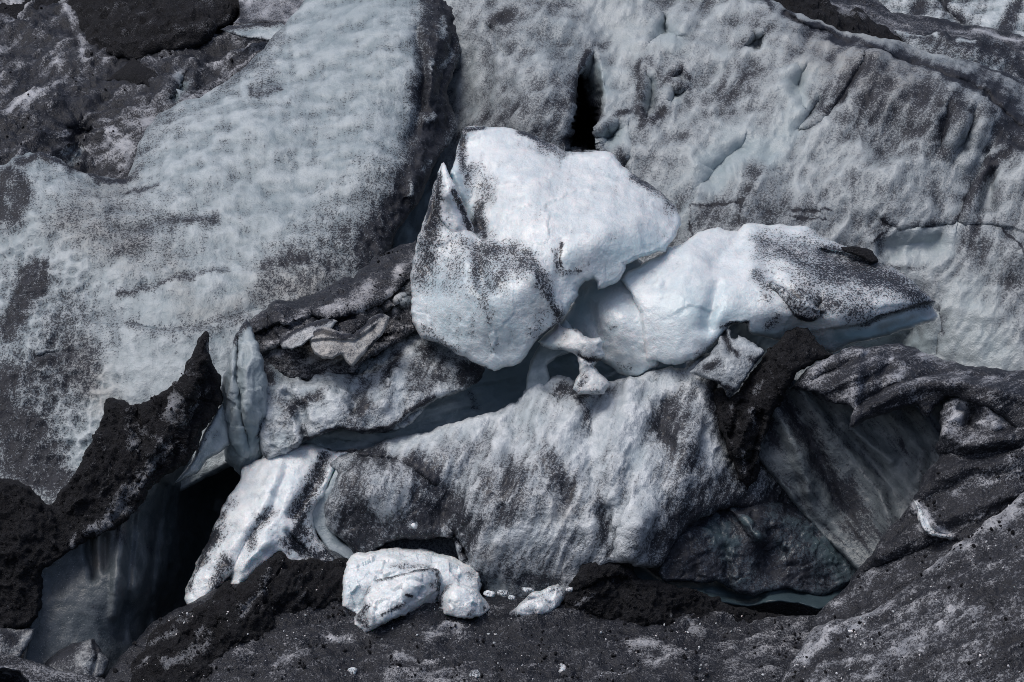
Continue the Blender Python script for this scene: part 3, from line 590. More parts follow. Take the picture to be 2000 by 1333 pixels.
ice("ice_shelf", "smooth clear blue ice ledge in the gap under the ash-specked block, left of centre", "ice shelf",
    [(500, 900), (540, 870), (600, 850), (700, 820), (860, 770), (940, 720), (1010, 660), (1060, 620), (1200, 620), (1340, 680), (1340, 780), (1060, 800), (980, 830), (900, 850), (720, 910), (600, 920)],
    [(520, 890, -.2), (620, 865, -1.0), (700, 862, -.4), (800, 840, .4), (880, 800, 1.0), (960, 760, 3.2), (1050, 720, 4.0), (930, 730, 2.6), (1000, 800, 3), (1080, 640, 5), (1200, 700, 5), (1330, 700, 4), (1330, 780, 3), (700, 900, -.4), (640, 850, -.2)],
    M_DULL, step=3, th=2, edge=(10, .3), rough=2, seed=52, noise=((1.5, .2), (.5, .05)), relief=((20, .2, 2.4, .5),), dirt0=.0, clear0=.45, clear=((1.0, 60, [(960, 760), (1030, 720), (1150, 700), (1320, 730)]), (.25, 12, [(620, 862), (700, 868), (760, 862)])), dirt=((.6, 8, [(915, 770), (930, 800)]),), blotch=(1, .05), creases=((.2, 5, [(640, 858), (740, 866), (830, 850)]),))

ice("ice_block", "ash-specked ice block below the black-crested ridge, left of the big bright block", "ice block",
    [(500, 820), (508, 760), (505, 700), (520, 668), (545, 676), (580, 690), (640, 690), (700, 700), (740, 660), (790, 620), (815, 640), (850, 660), (900, 690), (945, 715), (947, 726), (935, 745), (918, 756), (890, 770), (850, 782), (820, 810),
     (790, 836), (750, 846), (700, 846), (670, 838), (640, 846), (612, 858), (590, 866), (560, 888), (520, 900), (508, 870)],
    [(520, 690, .2), (600, 700, 0.6), (700, 700, 1.0), (800, 640, 1.8), (880, 700, .6), (940, 725, .6), (550, 760, -1.4), (650, 760, -1.6), (760, 740, -.9), (840, 720, 0), (880, 755, -.8), (540, 850, -2.2), (640, 835, -2.5), (740, 835, -2.3), (820, 800, -1.7), (510, 870, -2)],
    M_MID, step=2.5, th=3, edge=(14, .5), rough=3, seed=53, facet=(.7, .07), noise=((1.2, .22), (.4, .07), (.15, .02)), dirt0=.26, warp=10,
    creases=((.8, 12, [(520, 690), (560, 730), (600, 740)]), (.5, 10, [(560, 770), (585, 800), (600, 860)]), (.4, 14, [(700, 760), (690, 800)]), (-.3, 14, [(770, 720), (750, 790)])),
    ledges=((.8, 18, [(590, 864), (640, 842), (700, 844), (760, 838), (800, 806), (850, 776), (900, 764)]),),
    dirt=((.9, 10, [(510, 700), (525, 740), (520, 700)]), (.75, 20, [(710, 790), (690, 830), (700, 810)]), (.7, 13, [(770, 690), (750, 740)]), (.92, 12, [(828, 700), (832, 680)]), (.96, 24, [(910, 730), (935, 722)]), (.6, 40, [(850, 720), (800, 760)]), (.55, 30, [(680, 710), (740, 690)]), (.06, 30, [(600, 760), (640, 800)]), (.04, 14, [(590, 700), (530, 690)]), (.65, 14, [(560, 800), (620, 770)]),
          (.5, 12, [(590, 850), (600, 830)]), (.08, 16, [(780, 740), (770, 780)]), (.9, 4, [(590, 862), (640, 840), (700, 842), (760, 836), (800, 804), (850, 776)]), (.8, 6, [(640, 850), (690, 846), (760, 842)])),
    clear0=.12, clear=((.6, 22, [(660, 710), (740, 690)]), (.5, 20, [(520, 760), (540, 720)]), (.5, 18, [(550, 860)])), streak=(62, .22, 1.2), blotch=(.7, .2))

ice("ice_fin", "smooth blue grey upright ice fin with a black tip, left of the layered ridge", "ice fin",
    [(448, 700), (455, 668), (462, 652), (470, 640), (482, 624), (492, 640), (496, 655), (508, 690), (518, 730), (522, 790), (515, 830), (508, 865), (515, 890), (470, 930), (440, 900), (440, 860), (432, 820), (430, 770), (436, 735)],
    [(484, 628, -.6), (450, 700, -1.4), (470, 720, -2.2), (500, 740, -2.0), (515, 800, -1.8), (480, 800, -2.6), (440, 800, -1.6), (500, 870, -1.6), (465, 880, -1.8), (445, 900, -.8)],
    M_DULL, step=2.5, th=1.5, edge=(9, .4), rough=3.5, seed=54, noise=((1.2, .12), (.4, .03)), dirt0=.03, clear0=.45, clear=((.9, 26, [(490, 850), (460, 880)]),),
    relief=((84, .16, 2.2, .35),), facet=(.6, .08), creases=((.4, 5, [(466, 660), (464, 740), (476, 830), (484, 870)]),), dirt=((.95, 8, [(482, 630), (470, 645), (458, 665)]), (.6, 5, [(462, 670), (466, 720)]), (.8, 6, [(508, 850), (520, 820)])), streak=(86, .1, 3), blotch=(1, .05), tan0=.05)

ice("ash_spire", "tall pointed black ash spire with grey streaks in front of the left ice cliff", "ash spire",
    [(100, 985), (128, 950), (152, 915), (168, 880), (186, 850), (196, 835), (202, 800), (208, 782), (220, 778), (236, 782), (252, 792), (275, 790), (310, 772), (332, 756), (352, 742), (362, 722), (372, 700), (384, 672), (394, 652), (402, 646), (408, 656), (408, 678), (412, 700),
     (422, 725), (430, 742), (432, 765), (434, 785), (425, 805), (405, 826), (392, 850), (384, 878), (368, 900), (350, 915), (320, 930), (300, 948), (285, 972), (262, 1000), (238, 1022), (205, 1040), (180, 1052), (150, 1050), (110, 1060), (90, 1030)],
    [(402, 650, -1.8), (432, 780, -2.4), (385, 720, -2.8), (350, 780, -3.2), (220, 782, -2.6), (260, 800, -3.1), (300, 820, -3.6), (380, 840, -3.4), (200, 900, -4.4), (300, 900, -4.4), (150, 960, -4.8), (240, 980, -5.2), (180, 1045, -5.6), (100, 1000, -4.6), (350, 905, -3.8), (280, 960, -4.8)],
    M_ASH, step=2.5, th=2.5, edge=(16, .7), rough=4, seed=55, scallop=(.26, -.035), facet=(.8, .20), noise=((1.2, .40), (.4, .22), (.14, .06)), relief=((58, .22, 1.8, .4),), dirt0=.92, warp=8,
    creases=((-.5, 14, [(402, 660), (385, 740), (350, 830)]), (.4, 12, [(270, 800), (275, 880)]), (-.4, 12, [(365, 760), (300, 880)])),
    dirt=((.5, 20, [(300, 900), (230, 990)]), (.45, 16, [(250, 830), (262, 880)]), (.22, 14, [(330, 815), (345, 780), (340, 825)]), (.40, 8, [(358, 790), (352, 810)]), (.45, 6, [(375, 800), (392, 760)]), (.35, 8, [(345, 870), (352, 880)]), (.2, 8, [(220, 1005), (275, 945)]), (.12, 10, [(185, 1035), (250, 995)]), (.5, 9, [(290, 850), (310, 860), (320, 890)]), (.3, 4, [(406, 690), (404, 670)]), (.6, 14, [(370, 740), (385, 720)]), (.5, 7, [(285, 900), (340, 880)]), (.97, 20, [(230, 820), (220, 900)])),
    streak=(55, .30, 1.2), blotch=(.5, .12))
ice("ice_wedge", "small smooth grey ice wedge leaning against the right foot of the black spire", "ice wedge",
    [(372, 905), (384, 878), (396, 850), (412, 822), (434, 786), (440, 800), (446, 830), (450, 868), (430, 884), (404, 898), (386, 925), (340, 945)],
    [(434, 790, -2.0), (400, 850, -2.6), (440, 860, -2.0), (380, 905, -2.8), (345, 940, -2.8)], M_DULL, step=2.5, th=1.2, edge=(10, .4), rough=1.5, seed=56, dirt0=.1, clear0=.35, dirt=((.6, 6, [(384, 880), (412, 825)]),), noise=((.8, .1),))

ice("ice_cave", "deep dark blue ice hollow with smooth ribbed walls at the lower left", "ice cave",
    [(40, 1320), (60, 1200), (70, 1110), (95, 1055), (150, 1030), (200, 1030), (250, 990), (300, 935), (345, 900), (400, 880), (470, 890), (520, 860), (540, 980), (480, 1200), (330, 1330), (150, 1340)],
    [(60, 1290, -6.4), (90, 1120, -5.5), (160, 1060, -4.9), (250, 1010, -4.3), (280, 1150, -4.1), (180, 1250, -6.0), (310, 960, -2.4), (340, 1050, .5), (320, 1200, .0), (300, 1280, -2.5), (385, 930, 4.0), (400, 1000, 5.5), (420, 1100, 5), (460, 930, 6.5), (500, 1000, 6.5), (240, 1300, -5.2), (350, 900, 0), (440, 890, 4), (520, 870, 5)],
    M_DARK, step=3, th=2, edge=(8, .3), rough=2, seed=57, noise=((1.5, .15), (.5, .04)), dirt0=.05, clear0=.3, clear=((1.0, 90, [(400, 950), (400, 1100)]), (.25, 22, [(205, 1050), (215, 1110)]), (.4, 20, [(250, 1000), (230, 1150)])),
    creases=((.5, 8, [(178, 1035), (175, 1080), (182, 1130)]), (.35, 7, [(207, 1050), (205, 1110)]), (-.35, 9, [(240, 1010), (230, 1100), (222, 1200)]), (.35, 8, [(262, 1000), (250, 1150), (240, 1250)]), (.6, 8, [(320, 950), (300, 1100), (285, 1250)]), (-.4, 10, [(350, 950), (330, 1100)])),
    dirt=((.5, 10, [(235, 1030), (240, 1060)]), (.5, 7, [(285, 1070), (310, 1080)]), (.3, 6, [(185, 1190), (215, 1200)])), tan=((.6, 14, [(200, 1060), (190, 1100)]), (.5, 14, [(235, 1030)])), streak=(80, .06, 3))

ice("ash_heap", "lumpy black ash heap at the left edge beside the dark ice hollow", "ash heap",
    [(-120, 925), (-20, 932), (15, 934), (40, 942), (62, 955), (80, 970), (92, 985), (110, 990), (140, 985), (170, 1000), (182, 1030), (172, 1052), (150, 1070), (120, 1090), (100, 1105), (88, 1110), (84, 1140), (80, 1170), (76, 1205), (60, 1222), (38, 1230), (0, 1235), (-120, 1200)],
    [(-100, 940, -4.6), (20, 945, -4.8), (80, 985, -5.2), (140, 1000, -5.0), (170, 1040, -5.6), (40, 1050, -6.4), (100, 1080, -6.2), (-60, 1080, -6.2), (60, 1200, -7), (0, 1220, -7), (80, 1150, -6.4), (-100, 1190, -7)],
    M_ASH, step=2.5, th=2, edge=(16, .6), rough=5, seed=58, scallop=(.26, -.035), facet=(.8, .20), noise=((1.0, .40), (.35, .22), (.13, .06)), dirt0=.95, blotch=(.6, .12), dirt=((.3, 5, [(148, 1048), (140, 1065)]),))
ice("ice_fragment", "small stained ice fragment with a white corner, under the lumpy ash heap", "ice fragment",
    [(-60, 1210), (0, 1226), (30, 1230), (52, 1226), (68, 1228), (62, 1250), (50, 1270), (36, 1290), (-60, 1310)], [(-50, 1220, -7.4), (60, 1232, -7), (30, 1250, -7.4), (0, 1290, -7.8), (-50, 1300, -8)],
    M_ICE, step=2, th=1, edge=(8, .3), rough=2, seed=59, dirt0=.55, dirt=((.05, 10, [(55, 1236), (40, 1255)]), (.9, 9, [(10, 1232), (25, 1250)])), tan0=.5, noise=((.5, .1),))
ice("ice_boulder", "rounded half-black ice boulder in front of the dark hollow at the bottom left", "ice boulder",
    [(84, 1302), (98, 1285), (118, 1268), (138, 1258), (160, 1254), (184, 1248), (192, 1262), (200, 1276), (213, 1290), (210, 1306), (202, 1320), (185, 1330), (150, 1335), (100, 1325)],
    [(184, 1252, -6.9), (140, 1262, -6.9), (90, 1300, -7), (170, 1290, -7.8), (205, 1300, -7.3), (150, 1325, -7.9)], M_ICE, step=2, th=1.2, edge=(14, .5), rough=2, seed=60, dirt0=.5, dirt=((.95, 12, [(90, 1300), (130, 1275), (150, 1262)]), (.95, 5, [(184, 1255), (192, 1275), (180, 1305)]), (.2, 10, [(165, 1300), (200, 1305)])), tan0=.4, noise=((.6, .1), (.2, .03)),
    creases=((.2, 4, [(184, 1255), (190, 1280), (180, 1320)]),))
ice("ice_lip", "smooth grey ice lip with a dark arched hollow in the bottom left corner", "ice lip",
    [(-120, 1270), (0, 1278), (40, 1284), (75, 1295), (110, 1308), (150, 1314), (190, 1320), (230, 1340), (240, 1460), (-120, 1460)],
    [(-100, 1272, -8), (50, 1288, -8), (110, 1310, -8.3), (190, 1325, -8), (0, 1340, -9.4), (100, 1350, -9.6), (200, 1400, -9.8), (0, 1440, -10.6), (-100, 1440, -10.6)],
    M_DIRTY, step=2.5, th=1.5, edge=(10, .3), rough=2, seed=61, dirt0=.62, pits=((1.8, 10, [(-60, 1308), (10, 1304), (40, 1310), (58, 1330), (66, 1360), (-60, 1380)]),), dirt=((.95, 12, [(20, 1335), (-20, 1340)]), (.3, 5, [(-30, 1306), (30, 1308)]), (.5, 12, [(80, 1310), (150, 1320)])), noise=((.9, .1), (.3, .03)), blotch=(.5, .12))

# ================================================================== centre: the two bright blocks
BLOCK = ice("ice_block", "largest bright white ice block at the centre, with ash-stained left side and sharp fin", "ice block",
    [(902, 258), (906, 250), (920, 247), (945, 246), (975, 249), (1005, 253), (1040, 263), (1072, 279), (1103, 295), (1125, 297), (1150, 298), (1175, 295), (1192, 298), (1205, 312), (1215, 325), (1232, 336), (1258, 353), (1282, 370), (1296, 380), (1310, 395), (1322, 408), (1330, 426),
     (1331, 440), (1322, 455), (1308, 476), (1300, 492), (1284, 492), (1262, 502), (1236, 512), (1222, 518), (1220, 530), (1212, 545), (1198, 556), (1186, 560), (1168, 566), (1166, 552), (1158, 545), (1142, 550), (1132, 562), (1130, 578), (1120, 592), (1112, 604), (1098, 626), (1062, 650), (1040, 676), (1028, 696), (1020, 705), (1002, 716),
     (985, 718), (965, 726), (950, 716), (938, 714), (915, 702), (902, 696), (884, 686), (862, 674), (838, 666), (824, 662), (812, 642), (805, 622), (803, 600), (806, 580), (802, 560), (802, 535), (806, 508), (812, 480), (822, 452), (830, 424), (838, 396), (846, 362), (854, 338), (862, 320), (866, 318), (872, 332), (880, 348), (886, 320), (890, 298), (897, 276)],
    [(905, 256, 5.0), (1000, 258, 5.4), (1100, 298, 5.0), (1190, 302, 4.6), (1290, 378, 3.4), (1326, 430, 2.4), (1060, 340, 2.6), (1180, 370, 2.2), (980, 330, 2.8), (930, 330, 3.6), (1250, 420, 1.2), (1100, 420, .3), (1000, 420, .6), (960, 440, .8), (1180, 460, -.6), (1300, 480, .6), (1120, 490, -1.2), (1120, 560, -1.3), (1200, 540, -.8), (1060, 480, -1.0),
     (1000, 500, -1.0), (960, 480, -.2), (1035, 535, -2.2), (1010, 560, -2.5), (1085, 600, -2.0), (1060, 560, -2.1), (1000, 640, -2.4), (980, 710, -1.9), (900, 560, -1.4), (900, 660, -1.6), (850, 460, .4), (865, 340, 2.0), (830, 520, .4), (825, 640, -.2), (885, 430, 1.0), (910, 400, 2.6), (895, 290, 4.8)],
    M_WHITE, step=2.5, th=4, edge=(13, .5), rough=2.5, seed=71, noise=((1.4, .14), (.5, .018), (.16, .008)), hollow=.03, facet=(2.2, .05), dirt0=.04, warp=8, backr=180,
    creases=((1.1, 8, [(878, 348), (888, 376), (903, 405), (918, 440)]), (-.4, 9, [(864, 325), (880, 370), (905, 430)]), (.35, 16, [(940, 450), (935, 500), (945, 560)]), (-.25, 16, [(1030, 530), (1060, 560), (1090, 605)]), (.1, 10, [(1095, 470), (1090, 540)])),
    ledges=((.22, 30, [(1104, 612), (1095, 585), (1080, 560), (1055, 545), (1045, 520), (1020, 500), (985, 480), (950, 470)]), (-.3, 20, [(900, 430), (945, 470)])),
    dirt=((.62, 26, [(850, 400), (840, 470), (825, 540)]), (.85, 9, [(858, 345), (845, 400), (838, 440)]), (.08, 7, [(868, 345), (885, 400), (880, 420)]), (.88, 8, [(885, 395), (910, 440), (930, 450)]), (.7, 9, [(903, 265), (900, 300), (905, 330)]), (.85, 4, [(903, 262), (903, 290)]), (.8, 9, [(915, 350), (925, 330)]), (.88, 9, [(930, 440), (935, 400), (942, 460)]), (.85, 5, [(906, 251), (945, 248)]),
          (.85, 8, [(1015, 258), (1050, 270), (1078, 286)]), (.55, 14, [(1100, 298), (1060, 285)]), (.4, 22, [(950, 380), (930, 340)]), (.6, 12, [(1240, 345), (1290, 378), (1318, 405)]), (.1, 16, [(1315, 430), (1290, 470)]), (.74, 13, [(930, 490), (935, 560), (950, 620)]), (.66, 20, [(950, 490), (1005, 492), (1025, 515)]), (.7, 13, [(1030, 500), (1052, 530), (1064, 560)]), (.8, 7, [(1045, 560), (1048, 540)]), (.62, 22, [(950, 520), (940, 570)]),
          (.75, 10, [(1065, 560), (1080, 595), (1095, 615)]), (.5, 22, [(960, 560), (1000, 520)]), (.35, 26, [(900, 480), (880, 560)]), (.45, 10, [(830, 640), (850, 660), (890, 684)]), (.85, 4, [(1095, 475), (1097, 520)]), (.5, 6, [(1085, 490), (1090, 530), (1130, 530)]), (.05, 24, [(1020, 560), (1030, 600)]), (.12, 40, [(960, 680), (900, 620)]), (.3, 18, [(1060, 620), (1040, 650)]), (.75, 4, [(1100, 625), (1075, 642), (1055, 660)])),
    clear0=.05, clear=((.45, 14, [(905, 380), (920, 420)]), (.6, 34, [(1200, 500), (1270, 480)]), (.35, 30, [(1120, 580), (1190, 540)]), (.3, 26, [(1100, 540), (1120, 500)]), (.42, 50, [(860, 560), (890, 640)]), (.42, 60, [(980, 650), (940, 560)]), (.35, 40, [(1040, 600)]), (.5, 12, [(880, 330), (895, 350)])), tan=((.3, 20, [(1050, 600)]),), streak=(80, .14, .9), blotch=(.6, .14))

LONG = ice("ice_block", "long ice block right of centre, bright at left, grey with ash at its right end", "ice block",
    [(1296, 494), (1306, 482), (1330, 478), (1346, 466), (1362, 454), (1385, 447), (1402, 443), (1420, 450), (1440, 453), (1448, 444), (1458, 437), (1478, 437), (1500, 441), (1530, 439), (1562, 441), (1582, 446), (1600, 458), (1622, 470), (1648, 480), (1676, 486), (1702, 492), (1712, 512), (1738, 520), (1765, 536), (1790, 556),
     (1812, 575), (1828, 588), (1822, 600), (1828, 610), (1832, 618), (1824, 628), (1800, 634), (1768, 644), (1738, 656), (1700, 664), (1660, 672), (1625, 690), (1590, 680), (1555, 672), (1525, 665), (1500, 660), (1478, 655), (1462, 648), (1458, 630), (1440, 632), (1425, 638), (1415, 648), (1400, 668), (1380, 690), (1355, 705), (1330, 712), (1306, 713), (1290, 708), (1275, 704),
     (1262, 704), (1255, 660), (1252, 610), (1238, 588), (1222, 560), (1212, 546), (1225, 530), (1250, 520), (1275, 505)],
    [(1300, 490, 1.4), (1400, 446, 3.2), (1470, 440, 3.6), (1580, 448, 3.6), (1700, 494, 2.8), (1825, 590, 1.2), (1340, 500, .6), (1420, 500, 1.2), (1520, 490, 1.6), (1620, 520, 1.2), (1250, 560, -.4), (1340, 580, -1.4), (1420, 560, -.8), (1500, 560, -.8), (1600, 580, -.9), (1700, 590, -.6), (1770, 590, 0), (1270, 690, -1.4), (1330, 690, -2.0), (1400, 640, -1.8), (1460, 620, -1.6), (1540, 620, -1.4),
     (1640, 630, -1.2), (1720, 615, -.6), (1550, 668, .2), (1640, 680, .4), (1720, 658, .4), (1800, 630, 1.0)],
    M_WHITE, step=2.5, th=3.5, edge=(12, .45), rough=2.5, seed=72, noise=((1.3, .14), (.5, .018), (.16, .008)), hollow=.03, facet=(2.2, .05), dirt0=.03, warp=8, backr=150,
    ledges=((.85, 30, [(1828, 590), (1800, 592), (1775, 600), (1748, 612), (1716, 620), (1690, 630), (1660, 634), (1630, 640)][::-1]), (.9, 16, [(1510, 560), (1530, 572), (1545, 595), (1560, 618), (1585, 625), (1598, 614), (1602, 600)][::-1]), (.6, 8, [(1615, 488), (1660, 496), (1690, 505), (1712, 512)])),
    creases=((.3, 14, [(1440, 452), (1430, 480), (1400, 510)]), (-.3, 16, [(1470, 450), (1470, 520)]), (.35, 14, [(1400, 560), (1380, 640)]), (.2, 10, [(1330, 520), (1300, 560)])),
    dirt=((.52, 34, [(1500, 480), (1560, 500)]), (.68, 44, [(1600, 520), (1700, 540)]), (.72, 26, [(1690, 520), (1760, 560), (1800, 580)]), (.55, 30, [(1560, 580), (1680, 610)]), (.95, 8, [(1700, 500), (1690, 492), (1708, 508)]), (.75, 6, [(1610, 485), (1660, 490), (1690, 495)]), (.97, 5, [(1508, 560), (1530, 574), (1546, 598), (1562, 620), (1588, 626), (1600, 610)]), (.75, 12, [(1570, 605), (1590, 615)]),
          (.85, 3.5, [(1828, 588), (1790, 594), (1750, 611), (1716, 621), (1690, 632)]), (.03, 18, [(1530, 630), (1560, 640), (1640, 640)]), (.05, 14, [(1500, 600), (1530, 620)]), (.04, 10, [(1700, 640), (1770, 625)]), (.45, 16, [(1480, 540), (1500, 580)]), (.02, 30, [(1420, 460), (1400, 540)]), (.35, 10, [(1590, 450), (1640, 478)]), (.5, 10, [(1500, 640), (1520, 620)]), (.75, 5, [(1410, 640), (1430, 634), (1460, 630)]), (.3, 8, [(1400, 665), (1360, 700)])),
    clear0=.08, clear=((.55, 50, [(1330, 610), (1420, 630)]), (.3, 30, [(1320, 670), (1300, 640)]), (.95, 18, [(1640, 660), (1740, 640), (1800, 622)]), (.6, 12, [(1600, 670), (1540, 655), (1480, 648)]), (.3, 20, [(1420, 570)])), tan=((.5, 8, [(1720, 640), (1820, 610)]), (.3, 14, [(1540, 600)])), streak=(30, .10, .6), blotch=(.5, .12))

ice("ice_block", "rounded pale blue ice block tucked between the two large bright blocks", "ice block",
    [(1095, 632), (1112, 606), (1122, 590), (1112, 560), (1130, 530), (1180, 515), (1240, 500), (1280, 540), (1270, 600), (1276, 680), (1288, 706), (1283, 718), (1262, 728), (1244, 737), (1228, 738), (1205, 728), (1186, 712), (1168, 700), (1140, 668), (1110, 660)],
    [(1110, 630, 1.4), (1120, 540, 2.4), (1180, 520, 2.2), (1240, 505, 1.9), (1140, 575, 1.8), (1200, 548, 1.2), (1250, 560, .6), (1190, 610, -.5), (1240, 620, -.7), (1255, 680, -1.0), (1200, 690, -.4), (1130, 650, .9), (1235, 730, -.4)],
    M_WHITE, step=2.5, th=2.5, edge=(14, .5), rough=2, seed=73, noise=((.9, .1), (.35, .04)), dirt0=.03, clear0=.12, clear=((.8, 22, [(1110, 640), (1140, 585), (1170, 565)]), (.5, 14, [(1200, 720), (1260, 725)]), (.5, 16, [(1160, 680)])), dirt=((.4, 5, [(1195, 638), (1205, 634)]), (.4, 7, [(1215, 715), (1230, 718)])), streak=(60, .08, .6),
    creases=((.3, 12, [(1150, 600), (1170, 650)]),))

ice("ice_pillar", "knobbly white ice pillar on the ridge crest under the central bright block", "ice pillar",
    [(1092, 628), (1102, 640), (1118, 642), (1130, 646), (1140, 656), (1150, 660), (1172, 659), (1178, 668), (1176, 680), (1183, 692), (1178, 702), (1168, 706), (1160, 716), (1170, 728), (1182, 738), (1192, 752), (1180, 770), (1130, 772), (1118, 760), (1124, 742), (1132, 730), (1131, 712), (1128, 698), (1118, 690), (1100, 684), (1080, 684), (1058, 676), (1050, 668), (1075, 645)],
    [(1060, 670, -1.6), (1095, 640, -1.4), (1110, 660, -2.2), (1140, 670, -2.8), (1170, 675, -2.7), (1145, 705, -2.7), (1150, 735, -2.7), (1155, 765, -3.2), (1180, 765, -3.0)],
    M_WHITE, step=2, th=.9, edge=(14, .55), rough=1.5, seed=74, noise=((.6, .09), (.25, .03)), dirt0=.12, creases=((.2, 4, [(1128, 690), (1140, 698), (1150, 704), (1178, 702)]),), dirt=((.9, 4, [(1130, 690), (1150, 700), (1178, 704)]), (.75, 4, [(1095, 634), (1120, 643), (1140, 655)]), (.5, 8, [(1140, 740), (1130, 760)]), (.05, 9, [(1120, 655), (1160, 680)])), clear=((.5, 10, [(1065, 670), (1090, 680)]),), backr=22, tan0=.25)
ice("ice_arch", "leaning smooth grey ice slab in the hollow left of the knobbly pillar", "ice slab",
    [(1025, 775), (1030, 730), (1036, 705), (1055, 672), (1080, 640), (1105, 622), (1120, 645), (1112, 690), (1085, 700), (1068, 715), (1075, 745), (1080, 780)],
    [(1030, 760, -1.0), (1040, 705, -.8), (1080, 645, -.6), (1105, 640, -.6), (1050, 730, -1.3), (1090, 690, -.9), (1070, 770, -1.0)], M_DULL, step=2.5, th=1, edge=(10, .4), rough=1.5, seed=75, dirt0=.05, clear0=.4, noise=((.8, .1),), backr=40)

